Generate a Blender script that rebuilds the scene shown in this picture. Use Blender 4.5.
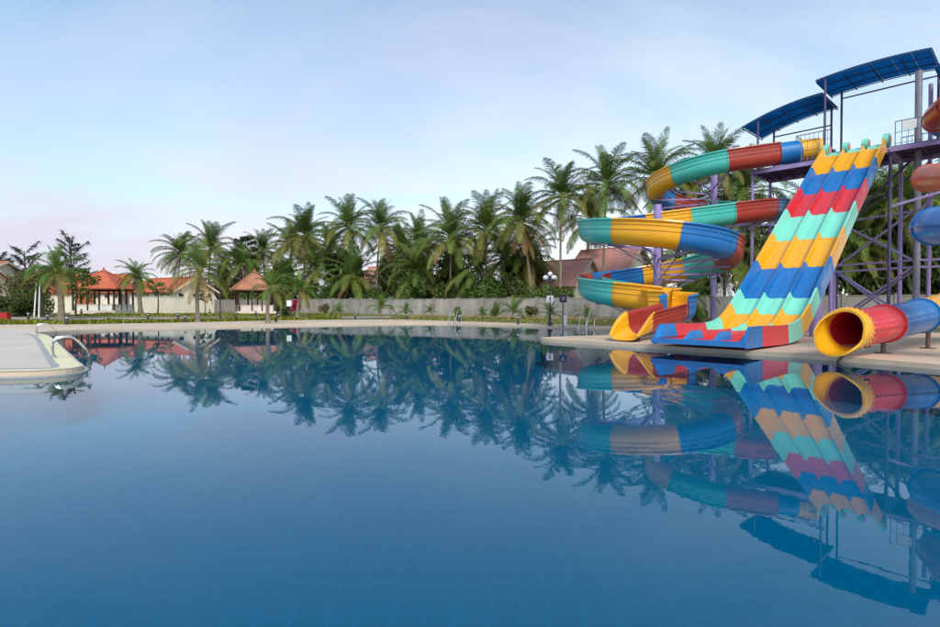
import bpy, math, random
from math import sin, cos, pi, radians, sqrt, atan2, tan
from mathutils import Vector, Matrix, noise

# ------------------------------------------------------------------ scene, camera, sky, sun
scene = bpy.context.scene
for o in list(bpy.data.objects):
    bpy.data.objects.remove(o, do_unlink=True)
COL = scene.collection

cam_d = bpy.data.cameras.new("camera")
cam = bpy.data.objects.new("camera", cam_d)
COL.objects.link(cam)
cam.location = (0, 0, 1.4)
cam.rotation_euler = (radians(90 - 0.902), 0, 0)
cam_d.sensor_width = 36.0
cam_d.lens = 540.0 / 940.0 * 36.0
cam_d.clip_end = 3000
scene.camera = cam

SUN_EL, SUN_AZ = radians(43), radians(166)      # azimuth clockwise from +Y: sun behind the camera, to the right

world = bpy.data.worlds.new("World")
scene.world = world
world.use_nodes = True
nt = world.node_tree
nt.nodes.clear()


def N(tree, kind, **kw):
    n = tree.nodes.new(kind)
    for k, v in kw.items():
        setattr(n, k, v)
    return n


def math_node(tree, op, a, b=None, clamp=False):
    n = tree.nodes.new("ShaderNodeMath")
    n.operation = op
    n.use_clamp = clamp
    for i, v in enumerate((a, b)):
        if v is None:
            continue
        if isinstance(v, (int, float)):
            n.inputs[i].default_value = v
        else:
            tree.links.new(v, n.inputs[i])
    return n.outputs[0]


out = N(nt, "ShaderNodeOutputWorld")
bg = N(nt, "ShaderNodeBackground")
bg.inputs[1].default_value = 0.115
sky = N(nt, "ShaderNodeTexSky", sky_type='NISHITA')
sky.sun_disc = False
sky.sun_elevation = SUN_EL
sky.sun_rotation = SUN_AZ
sky.air_density = 1.0
sky.dust_density = 1.0
sky.ozone_density = 0.5
tc = N(nt, "ShaderNodeTexCoord")
sep = N(nt, "ShaderNodeSeparateXYZ")
nt.links.new(tc.outputs["Generated"], sep.inputs[0])
# thin high cloud: streaky noise on a flattened dome, and haze that thickens towards the horizon
zz = math_node(nt, 'MAXIMUM', sep.outputs[2], 0.02)
inv = math_node(nt, 'DIVIDE', 1.0, math_node(nt, 'ADD', zz, 0.12))
cx = math_node(nt, 'MULTIPLY', sep.outputs[0], inv)
cy = math_node(nt, 'MULTIPLY', sep.outputs[1], inv)
comb = N(nt, "ShaderNodeCombineXYZ")
nt.links.new(math_node(nt, 'MULTIPLY', cx, 0.55), comb.inputs[0])
nt.links.new(cy, comb.inputs[1])
ns = N(nt, "ShaderNodeTexNoise")
ns.inputs["Scale"].default_value = 0.75
ns.inputs["Detail"].default_value = 7
ns.inputs["Roughness"].default_value = 0.55
ns.inputs["Distortion"].default_value = 0.6
nt.links.new(comb.outputs[0], ns.inputs["Vector"])
cr = N(nt, "ShaderNodeValToRGB")
cr.color_ramp.elements[0].position = 0.36
cr.color_ramp.elements[0].color = (0, 0, 0, 1)
cr.color_ramp.elements[1].position = 0.74
cr.color_ramp.elements[1].color = (1, 1, 1, 1)
nt.links.new(ns.outputs[0], cr.inputs[0])
hz = math_node(nt, 'POWER', math_node(nt, 'SUBTRACT', 1.0, zz), 3.8)
fac = math_node(nt, 'ADD', math_node(nt, 'MULTIPLY', cr.outputs[0], 0.62), math_node(nt, 'MULTIPLY', hz, 1.0), clamp=True)
# the haze itself drifts between lilac grey and bright white
ns2 = N(nt, "ShaderNodeTexNoise")
ns2.noise_dimensions = '4D'
ns2.inputs["W"].default_value = 2.0
ns2.inputs["Scale"].default_value = 0.9
ns2.inputs["Detail"].default_value = 3
nt.links.new(tc.outputs["Generated"], ns2.inputs["Vector"])
cm = N(nt, "ShaderNodeMix", data_type='RGBA')
cm.inputs[6].default_value = (3.6, 3.5, 4.05, 1)
cm.inputs[7].default_value = (5.1, 5.15, 5.3, 1)
cr2 = N(nt, "ShaderNodeValToRGB")
cr2.color_ramp.elements[0].position = 0.42
cr2.color_ramp.elements[1].position = 0.58
nt.links.new(ns2.outputs[0], cr2.inputs[0])
nt.links.new(cr2.outputs[0], cm.inputs[0])
mx = N(nt, "ShaderNodeMix", data_type='RGBA')
nt.links.new(fac, mx.inputs[0])
tint = N(nt, "ShaderNodeMix", data_type='RGBA', blend_type='MULTIPLY')
tint.inputs[0].default_value = 1.0
tint.inputs[7].default_value = (0.78, 1.04, 1.04, 1)
nt.links.new(sky.outputs[0], tint.inputs[6])
nt.links.new(tint.outputs[2], mx.inputs[6])
nt.links.new(cm.outputs[2], mx.inputs[7])
nt.links.new(mx.outputs[2], bg.inputs[0])
nt.links.new(bg.outputs[0], out.inputs[0])

sun_d = bpy.data.lights.new("sun", 'SUN')
sun_d.energy = 1.5
sun_d.angle = radians(20)
sun_d.color = (1.0, 0.94, 0.84)
sun = bpy.data.objects.new("sun", sun_d)
COL.objects.link(sun)
sd = Vector((sin(SUN_AZ) * cos(SUN_EL), cos(SUN_AZ) * cos(SUN_EL), sin(SUN_EL)))
sun.rotation_euler = sd.to_track_quat('Z', 'Y').to_euler()

scene.view_settings.view_transform = 'Standard'
scene.view_settings.look = 'None'
scene.view_settings.exposure = 0.93
scene.view_settings.gamma = 1.0
scene.render.engine = 'CYCLES'
scene.cycles.max_bounces = 8
scene.cycles.transparent_max_bounces = 12

# ------------------------------------------------------------------ materials


def lin(r, g, b):
    f = lambda c: ((c / 255 + 0.055) / 1.055) ** 2.4 if c > 10 else c / 255 / 12.92
    return (f(r), f(g), f(b))


def mat(name, col, rough=0.6, var=0.15, scale=3.0, bump=0.0, bscale=None, metal=0.0, coat=0.0,
        transl=0.0, col2=None, objvar=0.0, huevar=0.0, detail=5, stretch=None):
    m = bpy.data.materials.new(name)
    m.use_nodes = True
    t = m.node_tree
    b = t.nodes["Principled BSDF"]
    o = t.nodes["Material Output"]
    b.inputs["Roughness"].default_value = rough
    b.inputs["Metallic"].default_value = metal
    b.inputs["Coat Weight"].default_value = coat
    b.inputs["Specular IOR Level"].default_value = 0.18 if transl and transl < .5 else 0.5
    b.inputs["Coat Roughness"].default_value = 0.12
    tcn = N(t, "ShaderNodeTexCoord")
    nz = N(t, "ShaderNodeTexNoise")
    nz.inputs["Scale"].default_value = scale
    nz.inputs["Detail"].default_value = detail
    nz.inputs["Roughness"].default_value = 0.62
    if stretch:
        mpn = N(t, "ShaderNodeMapping")
        mpn.inputs["Scale"].default_value = stretch
        oin = N(t, "ShaderNodeObjectInfo")
        t.links.new(oin.outputs["Location"], mpn.inputs["Location"])
        t.links.new(tcn.outputs["Object"], mpn.inputs[0])
        t.links.new(mpn.outputs[0], nz.inputs["Vector"])
    else:
        t.links.new(tcn.outputs["Object"], nz.inputs["Vector"])
    ramp = N(t, "ShaderNodeValToRGB")
    ramp.color_ramp.elements[0].position = 0.3
    ramp.color_ramp.elements[1].position = 0.7
    c2 = col2 if col2 else tuple(c * (1 - var) for c in col)
    c1 = col if col2 else tuple(min(1, c * (1 + var * .6)) for c in col)
    ramp.color_ramp.elements[0].color = (*c2, 1)
    ramp.color_ramp.elements[1].color = (*c1, 1)
    t.links.new(nz.outputs[0], ramp.inputs[0])
    cout = ramp.outputs[0]
    if objvar or huevar:
        oi = N(t, "ShaderNodeObjectInfo")
        hs = N(t, "ShaderNodeHueSaturation")
        t.links.new(cout, hs.inputs["Color"])
        mr = N(t, "ShaderNodeMapRange")
        mr.inputs[3].default_value = 1 - objvar
        mr.inputs[4].default_value = 1 + objvar
        t.links.new(oi.outputs["Random"], mr.inputs[0])
        t.links.new(mr.outputs[0], hs.inputs["Value"])
        mr2 = N(t, "ShaderNodeMapRange")
        mr2.inputs[3].default_value = 0.5 - huevar
        mr2.inputs[4].default_value = 0.5 + huevar
        r2 = math_node(t, 'FRACT', math_node(t, 'MULTIPLY', oi.outputs["Random"], 17.3))
        t.links.new(r2, mr2.inputs[0])
        t.links.new(mr2.outputs[0], hs.inputs["Hue"])
        cout = hs.outputs[0]
    t.links.new(cout, b.inputs["Base Color"])
    if bump:
        nb = N(t, "ShaderNodeTexNoise")
        nb.inputs["Scale"].default_value = bscale or scale * 6
        nb.inputs["Detail"].default_value = 4
        t.links.new(tcn.outputs["Object"], nb.inputs["Vector"])
        bp = N(t, "ShaderNodeBump")
        bp.inputs["Strength"].default_value = bump
        bp.inputs["Distance"].default_value = 0.02
        t.links.new(nb.outputs[0], bp.inputs["Height"])
        t.links.new(bp.outputs[0], b.inputs["Normal"])
    if transl:
        tr = N(t, "ShaderNodeBsdfTranslucent")
        t.links.new(cout, tr.inputs[0])
        ms = N(t, "ShaderNodeMixShader")
        ms.inputs[0].default_value = transl
        t.links.new(b.outputs[0], ms.inputs[1])
        t.links.new(tr.outputs[0], ms.inputs[2])
        t.links.new(ms.outputs[0], o.inputs[0])
    return m


def fibreglass(name, col, fade):
    """gel-coated glass fibre: chalky weathered patches, fine scuffs, soft gloss"""
    m = mat(name, col, rough=0.32, scale=1.3, col2=fade, coat=0.25, bump=0.02, bscale=5, detail=4)
    t = m.node_tree
    b = t.nodes["Principled BSDF"]
    tcn = N(t, "ShaderNodeTexCoord")
    nz = N(t, "ShaderNodeTexNoise")
    nz.inputs["Scale"].default_value = 2.6
    nz.inputs["Detail"].default_value = 9
    t.links.new(tcn.outputs["Object"], nz.inputs["Vector"])
    mr = N(t, "ShaderNodeMapRange")
    mr.inputs[1].default_value = 0.3
    mr.inputs[2].default_value = 0.7
    mr.inputs[3].default_value = 0.22
    mr.inputs[4].default_value = 0.5
    t.links.new(nz.outputs[0], mr.inputs[0])
    t.links.new(mr.outputs[0], b.inputs["Roughness"])
    return m


M = {}
M['yellow'] = fibreglass('yellow_glassfibre', (0.85, 0.405, 0.008), (0.80, 0.37, 0.012))
M['blue'] = fibreglass('blue_glassfibre', (0.006, 0.14, 0.44), (0.014, 0.18, 0.48))
M['red'] = fibreglass('red_glassfibre', (0.66, 0.024, 0.035), (0.60, 0.03, 0.038))
M['mint'] = fibreglass('mint_glassfibre', (0.19, 0.66, 0.51), (0.25, 0.69, 0.55))
M['turq'] = fibreglass('turquoise_glassfibre', (0.05, 0.47, 0.39), (0.08, 0.50, 0.43))
M['brick'] = fibreglass('brick_red_glassfibre', (0.36, 0.035, 0.022), (0.40, 0.05, 0.03))
M['orange'] = fibreglass('faded_orange_glassfibre', (0.55, 0.10, 0.045), (0.6, 0.15, 0.07))
M['purple'] = mat('purple_steel_paint', (0.35, 0.26, 0.54), 0.45, 0.2, 2.0, bump=0.05)
M['darkpurple'] = mat('dark_purple_steel', (0.085, 0.065, 0.16), 0.5, 0.25, 2.0)
M['greysteel'] = mat('grey_painted_steel', (0.22, 0.21, 0.27), 0.45, 0.25, 2.0)
M['rail'] = mat('rail_steel', (0.20, 0.20, 0.26), 0.4, 0.2, 3.0)
M['darksteel'] = mat('dark_steel', (0.035, 0.033, 0.04), 0.5, 0.3, 3.0)
M['brownsteel'] = mat('brown_steel_leg', (0.12, 0.075, 0.07), 0.5, 0.3, 3.0)
M['chrome'] = mat('stainless_steel', (0.62, 0.62, 0.6), 0.18, 0.08, 4.0, metal=1.0)
M['canopy'] = mat('blue_polycarbonate', (0.022, 0.25, 0.48), 0.35, 0.2, 0.8, transl=0.75)
M['canopyrib'] = mat('dark_blue_rib', (0.02, 0.07, 0.17), 0.45, 0.2, 2.0)
M['deck'] = mat('sandy_concrete', (0.58, 0.445, 0.33), 0.85, 0.16, 0.35, bump=0.25, bscale=14)
M['deckgrey'] = mat('grey_lilac_paving', (0.56, 0.48, 0.43), 0.8, 0.12, 0.4, bump=0.2, bscale=16)
M['coping'] = mat('pale_yellow_coping', (0.72, 0.64, 0.40), 0.6, 0.12, 2.5, bump=0.1)
M['ledge'] = mat('grey_gutter_tile', (0.34, 0.34, 0.33), 0.5, 0.2, 3.0)
M['grass'] = mat('dry_lawn', (0.20, 0.16, 0.055), 0.95, 0.3, 0.25, col2=(0.105, 0.115, 0.03), bump=0.6, bscale=9)
M['path'] = mat('garden_paving', (0.33, 0.29, 0.25), 0.85, 0.2, 0.6, bump=0.2)
M['earth'] = mat('bare_earth', (0.36, 0.20, 0.10), 0.95, 0.25, 0.8, bump=0.5)
M['wall'] = mat('grey_rendered_concrete', (0.40, 0.365, 0.33), 0.9, 0.4, 1.0, col2=(0.20, 0.185, 0.17), bump=0.3, objvar=0.12, stretch=(1.3, 1.3, .45), detail=7)
M['cream'] = mat('cream_render', (0.78, 0.71, 0.57), 0.85, 0.12, 0.8, bump=0.1)
M['white'] = mat('white_paint', (0.78, 0.77, 0.73), 0.6, 0.08, 1.5)
M['pinkwhite'] = mat('pinkish_white_paint', (0.74, 0.62, 0.54), 0.7, 0.1, 1.5)
M['door'] = mat('orange_brown_door', (0.36, 0.12, 0.05), 0.6, 0.2, 3.0)
M['glass'] = mat('dark_window_glass', (0.03, 0.035, 0.04), 0.1, 0.1, 1.0)
M['board_blue'] = mat('navy_sign_board', (0.01, 0.018, 0.07), 0.4, 0.2, 3.0)
M['redbox'] = mat('red_painted_box', (0.50, 0.02, 0.02), 0.5, 0.2, 3.0)
M['globe'] = mat('opal_lamp_globe', (0.80, 0.80, 0.80), 0.25, 0.05, 2.0)
M['bark'] = mat('palm_trunk_bark', (0.235, 0.185, 0.135), 0.95, 0.4, 4.0, bump=0.6, bscale=12, objvar=0.15)
M['treebark'] = mat('dark_tree_bark', (0.07, 0.055, 0.042), 0.95, 0.35, 4.0, bump=0.6, bscale=12)
M['timber'] = mat('dark_timber', (0.075, 0.042, 0.03), 0.7, 0.3, 4.0)
M['frond'] = mat('palm_frond_green', (0.15, 0.225, 0.042), 0.6, 0.4, 0.7, col2=(0.075, 0.12, 0.026), transl=0.25, objvar=0.3, huevar=0.02)
M['frondm'] = mat('palm_frond_olive', (0.19, 0.25, 0.05), 0.6, 0.4, 0.7, col2=(0.10, 0.15, 0.03), transl=0.28, objvar=0.3, huevar=0.025)
M['frondy'] = mat('palm_frond_yellowing', (0.30, 0.27, 0.07), 0.55, 0.4, 0.8, col2=(0.17, 0.175, 0.045), transl=0.28, objvar=0.25, huevar=0.02)
M['frondb'] = mat('palm_frond_dead', (0.40, 0.25, 0.11), 0.8, 0.4, 0.9, transl=0.2, objvar=0.25)
M['frondg'] = mat('palm_frond_fresh', (0.17, 0.27, 0.045), 0.5, 0.35, 0.8, col2=(0.09, 0.16, 0.03), transl=0.3, objvar=0.2, huevar=0.015)
M['leaf'] = mat('shrub_leaf', (0.15, 0.215, 0.045), 0.5, 0.5, 0.9, col2=(0.07, 0.115, 0.026), transl=0.25, objvar=0.3, huevar=0.02)
M['leafdark'] = mat('dark_leaf', (0.12, 0.155, 0.04), 0.5, 0.5, 0.9, col2=(0.05, 0.08, 0.022), transl=0.2, objvar=0.25)
M['leafolive'] = mat('olive_leaf', (0.15, 0.135, 0.045), 0.6, 0.4, 0.9, col2=(0.075, 0.08, 0.025), transl=0.25, objvar=0.2)
M['leafneedle'] = mat('blue_black_needle', (0.055, 0.07, 0.05), 0.7, 0.4, 0.9, transl=0.12)
M['cover'] = mat('yellow_green_groundcover', (0.30, 0.29, 0.03), 0.6, 0.4, 0.7, col2=(0.13, 0.18, 0.02), transl=0.25)
M['magenta'] = mat('magenta_flower', (0.42, 0.015, 0.09), 0.6, 0.3, 2.0, transl=0.2)


def roof_mat(name, col, col2, axis_scale):
    m = mat(name, col, 0.75, 0.2, 0.9, col2=col2, detail=8)
    t = m.node_tree
    b = t.nodes["Principled BSDF"]
    tcn = N(t, "ShaderNodeTexCoord")
    w = N(t, "ShaderNodeTexWave", bands_direction='Z', wave_profile='SAW')
    w.inputs["Scale"].default_value = axis_scale
    w.inputs["Distortion"].default_value = 0.15
    t.links.new(tcn.outputs["Object"], w.inputs["Vector"])
    bp = N(t, "ShaderNodeBump")
    bp.inputs["Strength"].default_value = 0.9
    bp.inputs["Distance"].default_value = 0.06
    t.links.new(w.outputs[0], bp.inputs["Height"])
    t.links.new(bp.outputs[0], b.inputs["Normal"])
    return m


M['roof'] = roof_mat('orange_clay_tile', (0.60, 0.145, 0.06), (0.40, 0.085, 0.045), 1.6)
M['roofpink'] = roof_mat('faded_pink_red_tile', (0.62, 0.29, 0.25), (0.50, 0.22, 0.19), 1.0)
M['roofold'] = roof_mat('weathered_clay_tile', (0.48, 0.20, 0.10), (0.30, 0.12, 0.075), 1.6)


def pool_tile():
    m = bpy.data.materials.new('blue_pool_tile')
    m.use_nodes = True
    t = m.node_tree
    b = t.nodes["Principled BSDF"]
    b.inputs["Roughness"].default_value = 0.9
    b.inputs["Specular IOR Level"].default_value = 0.0
    tcn = N(t, "ShaderNodeTexCoord")
    wob = N(t, "ShaderNodeTexNoise")
    wob.inputs["Scale"].default_value = 2.2
    t.links.new(tcn.outputs["Object"], wob.inputs["Vector"])
    va = N(t, "ShaderNodeVectorMath", operation='MULTIPLY_ADD')
    va.inputs[1].default_value = (0.22, 0.22, 0.0)
    t.links.new(wob.outputs[1], va.inputs[0])
    t.links.new(tcn.outputs["Object"], va.inputs[2])
    br = N(t, "ShaderNodeTexBrick")
    br.offset = 0.0
    br.inputs["Scale"].default_value = 1.0
    br.inputs["Mortar Size"].default_value = 0.03
    br.inputs["Mortar Smooth"].default_value = 1.0
    br.inputs["Brick Width"].default_value = 0.25
    br.inputs["Row Height"].default_value = 0.25
    br.inputs["Color1"].default_value = (0.0, 0.162, 0.29, 1)
    br.inputs["Color2"].default_value = (0.0, 0.155, 0.28, 1)
    br.inputs["Mortar"].default_value = (0.0, 0.175, 0.308, 1)
    t.links.new(va.outputs[0], br.inputs["Vector"])
    t.links.new(br.outputs[0], b.inputs["Base Color"])
    return m


M['pooltile'] = pool_tile()


def water_mat():
    m = bpy.data.materials.new('still_pool_water')
    m.use_nodes = True
    t = m.node_tree
    t.nodes.clear()
    o = N(t, "ShaderNodeOutputMaterial")
    tr = N(t, "ShaderNodeBsdfTransparent")
    tr.inputs[0].default_value = (0.65, 0.94, 0.99, 1)
    gl = N(t, "ShaderNodeBsdfGlossy")
    gl.inputs["Roughness"].default_value = 0.0
    gl.inputs["Color"].default_value = (0.90, 0.96, 1.0, 1)
    fr = N(t, "ShaderNodeFresnel")
    fr.inputs[0].default_value = 1.30
    tcn = N(t, "ShaderNodeTexCoord")
    mp = N(t, "ShaderNodeMapping")
    mp.inputs["Scale"].default_value = (1.0, 1.6, 1.0)
    t.links.new(tcn.outputs["Object"], mp.inputs[0])
    n1 = N(t, "ShaderNodeTexNoise")
    n1.inputs["Scale"].default_value = 2.6
    n1.inputs["Detail"].default_value = 3
    t.links.new(mp.outputs[0], n1.inputs["Vector"])
    bp = N(t, "ShaderNodeBump")
    bp.inputs["Strength"].default_value = 0.06
    bp.inputs["Distance"].default_value = 0.006
    t.links.new(n1.outputs[0], bp.inputs["Height"])
    t.links.new(bp.outputs[0], gl.inputs["Normal"])
    ms = N(t, "ShaderNodeMixShader")
    t.links.new(fr.outputs[0], ms.inputs[0])
    t.links.new(tr.outputs[0], ms.inputs[1])
    t.links.new(gl.outputs[0], ms.inputs[2])
    t.links.new(ms.outputs[0], o.inputs[0])
    return m


M['water'] = water_mat()

# ------------------------------------------------------------------ mesh helpers


class MB:
    """collects verts and faces; build() links them as one mesh object"""

    def __init__(self):
        self.v = []
        self.f = []

    def add(self, vs, fs):
        o = len(self.v)
        self.v += [tuple(p) for p in vs]
        self.f += [tuple(i + o for i in q) for q in fs]

    def box(self, c, size, rot=None):
        hx, hy, hz = (s / 2 for s in size)
        vs = [Vector((sx * hx, sy * hy, sz * hz)) for sz in (-1, 1) for sy in (-1, 1) for sx in (-1, 1)]
        if rot is not None:
            vs = [rot @ p for p in vs]
        c = Vector(c)
        self.add([p + c for p in vs], [(0, 2, 3, 1), (4, 5, 7, 6), (0, 1, 5, 4), (2, 6, 7, 3), (0, 4, 6, 2), (1, 3, 7, 5)])

    def beam(self, a, b, w, h=None, up=Vector((0, 0, 1))):
        """rectangular bar from a to b"""
        a, b = Vector(a), Vector(b)
        h = h or w
        d = (b - a).normalized()
        if abs(d.dot(up)) > 0.98:
            up = Vector((1, 0, 0))
        x = d.cross(up).normalized()
        z = x.cross(d).normalized()
        vs = []
        for p in (a, b):
            for sx, sz in ((-1, -1), (1, -1), (1, 1), (-1, 1)):
                vs.append(p + x * sx * w / 2 + z * sz * h / 2)
        self.add(vs, [(3, 2, 1, 0), (4, 5, 6, 7), (0, 1, 5, 4), (1, 2, 6, 5), (2, 3, 7, 6), (3, 0, 4, 7)])

    def tube(self, pts, r, n=8, cap=True):
        """round tube through points; r number or list"""
        pts = [Vector(p) for p in pts]
        rs = r if isinstance(r, (list, tuple)) else [r] * len(pts)
        vs = []
        ref = Vector((0.0123, 0.0345, 1)).normalized()
        for i, p in enumerate(pts):
            d = (pts[min(i + 1, len(pts) - 1)] - pts[max(i - 1, 0)]).normalized()
            rf = ref if abs(d.dot(ref)) < 0.97 else Vector((1, 0.02, 0))
            x = d.cross(rf).normalized()
            y = d.cross(x).normalized()
            for k in range(n):
                a = 2 * pi * k / n
                vs.append(p + (x * cos(a) + y * sin(a)) * rs[i])
        fs = []
        for i in range(len(pts) - 1):
            for k in range(n):
                k2 = (k + 1) % n
                fs.append((i * n + k, i * n + k2, (i + 1) * n + k2, (i + 1) * n + k))
        if cap:
            fs.append(tuple(range(n - 1, -1, -1)))
            fs.append(tuple((len(pts) - 1) * n + k for k in range(n)))
        self.add(vs, fs)

    def sweep(self, frames, prof, cap=True):
        """closed profile [(lateral, up)] along frames [(origin, lateral vector, up vector)]"""
        n = len(prof)
        vs = []
        for (o, x, z) in frames:
            for (a, b) in prof:
                vs.append(o + x * a + z * b)
        fs = []
        for i in range(len(frames) - 1):
            for k in range(n):
                k2 = (k + 1) % n
                fs.append((i * n + k, i * n + k2, (i + 1) * n + k2, (i + 1) * n + k))
        self.add(vs, fs)
        if cap:
            o = len(self.v) - len(vs)
            if cap == 'strip':          # a thin-walled profile: outer half then inner half reversed
                h = n // 2
                for base, flip in ((0, False), ((len(frames) - 1) * n, True)):
                    for k in range(h - 1):
                        q = (o + base + k, o + base + k + 1, o + base + n - 2 - k, o + base + n - 1 - k)
                        self.f.append(q if flip else q[::-1])
            else:
                self.f.append(tuple(o + k for k in range(n - 1, -1, -1)))
                self.f.append(tuple(o + (len(frames) - 1) * n + k for k in range(n)))

    def lathe(self, c, prof, n=12):
        """[(radius, z)] turned round a vertical axis at c"""
        c = Vector(c)
        vs = []
        for (r, z) in prof:
            for k in range(n):
                a = 2 * pi * k / n
                vs.append(c + Vector((r * cos(a), r * sin(a), z)))
        fs = []
        for i in range(len(prof) - 1):
            for k in range(n):
                k2 = (k + 1) % n
                fs.append((i * n + k, i * n + k2, (i + 1) * n + k2, (i + 1) * n + k))
        self.add(vs, fs)

    def mesh(self, name, m, smooth=False):
        me = bpy.data.meshes.new(name)
        me.from_pydata(self.v, [], self.f)
        me.materials.append(M[m] if isinstance(m, str) else m)
        if smooth:
            me.polygons.foreach_set("use_smooth", [True] * len(me.polygons))
            try:
                me.set_sharp_from_angle(angle=radians(38))
            except Exception:
                pass
        me.update()
        return me

    def build(self, name, m, parent=None, smooth=False):
        return link(name, self.mesh(name, m, smooth), parent)


def link(name, me, parent=None, loc=None, rz=None, sc=None):
    o = bpy.data.objects.new(name, me)
    COL.objects.link(o)
    if parent is not None:
        o.parent = parent
    if loc is not None:
        o.location = loc
    if rz is not None:
        o.rotation_euler = (0, 0, rz)
    if sc is not None:
        o.scale = (sc, sc, sc) if isinstance(sc, (int, float)) else sc
    return o


def tag(o, label=None, cat=None, group=None, kind=None):
    if label:
        o["label"] = label
    if cat:
        o["category"] = cat
    if group:
        o["group"] = group
    if kind:
        o["kind"] = kind
    return o


def thing(name, label, cat, loc=(0, 0, 0), rz=0.0, group=None):
    o = bpy.data.objects.new(name, None)
    o.empty_display_size = 0.2
    COL.objects.link(o)
    o.location = loc
    o.rotation_euler = (0, 0, rz)
    return tag(o, label, cat, group)


def catmull(pts, per=8, closed=False):
    P = [Vector(p) for p in pts]
    outp = []
    n = len(P)
    rng = range(n if closed else n - 1)
    for i in rng:
        p0 = P[(i - 1) % n] if closed or i > 0 else P[0] * 2 - P[1]
        p1, p2 = P[i], P[(i + 1) % n]
        p3 = P[(i + 2) % n] if closed or i + 2 < n else P[-1] * 2 - P[-2]
        for k in range(per):
            t = k / per
            outp.append(0.5 * ((2 * p1) + (-p0 + p2) * t + (2 * p0 - 5 * p1 + 4 * p2 - p3) * t * t + (-p0 + 3 * p1 - 3 * p2 + p3) * t ** 3))
    if not closed:
        outp.append(P[-1].copy())
    return outp


# ------------------------------------------------------------------ the ground, the pool
POOL_PTS = [(-22, .6), (-10, .55), (2, .5), (14, .5), (13.0, 5.5), (11.3, 9.4), (10.3, 11.3), (9.4, 13.0), (8.1, 14.8),
            (6.7, 16.3), (5.4, 17.65), (4.3, 18.9), (3.4, 19.9), (2.85, 20.7), (2.8, 21.2), (3.3, 21.75), (4.3, 22.3), (5.5, 22.8),
            (7.6, 23.8), (9.5, 24.9), (10.4, 26.3), (10.0, 28.2), (8.9, 29.5), (7.43, 30.84), (5.48, 32.86), (3.6, 34.6),
            (2, 36), (-.4, 38.1), (-2.2, 39.1), (-4.2, 39.2), (-6.5, 38.4), (-11.33, 36), (-14.5, 33.9), (-18, 31.2),
            (-19.6, 29.3), (-20.3, 27.2), (-20.2, 25.3), (-19.4, 24.25), (-18.3, 23.3), (-16, 20.7), (-13.4, 17.6),
            (-10.5, 14.15), (-8.95, 12.3), (-8.25, 11.5), (-8.02, 11.0), (-8.12, 10.6), (-8.6, 10.32), (-10, 10.2), (-12, 10.12), (-17, 10.05), (-22, 10.0)]
OUT_PTS = [(-32, -6), (0, -8), (24, -6), (28, 2), (29, 10), (27, 18), (23.5, 24), (18.5, 28.3), (14, 30), (11, 31), (9.2, 32.2), (7.2, 34.2),
           (4.5, 36.8), (2.2, 39.2), (-.5, 42.2), (-2.8, 44.6), (-5.2, 46.6), (-8.2, 47.8), (-14.5, 45.6), (-18.4, 42.4), (-22, 38.8),
           (-26, 35.8), (-30, 35.2), (-46, 34.6), (-50, 20), (-45, 4)]
DECK_Z = 0.12
pool_loop = [Vector((p.x, p.y)) for p in catmull([(a, b, 0) for a, b in POOL_PTS], 3, closed=True)]
out_loop = [Vector((a, b)) for a, b in OUT_PTS]
CEN = Vector((0, 20))


def rout(ang):
    """distance from the centre to the deck's outer edge in one direction"""
    d = Vector((cos(ang), sin(ang)))
    best = None
    for i in range(len(out_loop)):
        a, b = out_loop[i] - CEN, out_loop[(i + 1) % len(out_loop)] - CEN
        e = b - a
        den = d.x * e.y - d.y * e.x
        if abs(den) < 1e-9:
            continue
        t = (a.x * e.y - a.y * e.x) / den
        s = (a.x * d.y - a.y * d.x) / den
        if t > 0 and -1e-6 <= s <= 1 + 1e-6 and (best is None or t > best):
            best = t
    return best or 30.0


def G(x, y):
    """ground height"""
    p = Vector((x, y)) - CEN
    e = p.length - rout(atan2(p.y, p.x))
    if e <= 0:
        return DECK_Z
    t = min(1, e / 22)
    return 0.10 + 0.32 * (t * t * (3 - 2 * t))


def ring_fill(name, outer, inner, z, m):
    """flat sheet between two loops"""
    import bmesh
    bm = bmesh.new()
    edges = []
    for loop in (outer, inner):
        vs = [bm.verts.new((p.x, p.y, z)) for p in loop]
        for i in range(len(vs)):
            edges.append(bm.edges.new((vs[i], vs[(i + 1) % len(vs)])))
    bmesh.ops.triangle_fill(bm, use_beauty=True, use_dissolve=False, edges=edges)
    bmesh.ops.recalc_face_normals(bm, faces=bm.faces)
    for f in bm.faces:
        if f.normal.z < 0:
            f.normal_flip()
    me = bpy.data.meshes.new(name)
    bm.to_mesh(me)
    bm.free()
    me.materials.append(M[m])
    return link(name, me)


tag(ring_fill('pool_deck', out_loop, pool_loop, DECK_Z, 'deck'), kind='structure')

# ground rings outwards to the horizon
mb = MB()
NA = 180
steps = [0, .3, 1.5, 3, 4.5, 6, 8, 10, 12, 15, 18, 22, 30, 45, 80, 200, 600, 1600]
angs = [2 * pi * i / NA for i in range(NA)]
ros = [rout(a) for a in angs]
for s_ in steps:
    for a, r0 in zip(angs, ros):
        p = CEN + Vector((cos(a), sin(a))) * (r0 - .4 + s_)
        t = min(1, max(0, s_ - .4) / 22)
        mb.v.append((p.x, p.y, (0.05 if s_ == 0 else 0.10 + 0.32 * (t * t * (3 - 2 * t)))))
for i in range(len(steps) - 1):
    for k in range(NA):
        k2 = (k + 1) % NA
        mb.f.append((i * NA + k, i * NA + k2, (i + 1) * NA + k2, (i + 1) * NA + k))
tag(mb.build('ground', 'grass', smooth=True), kind='structure')

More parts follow.
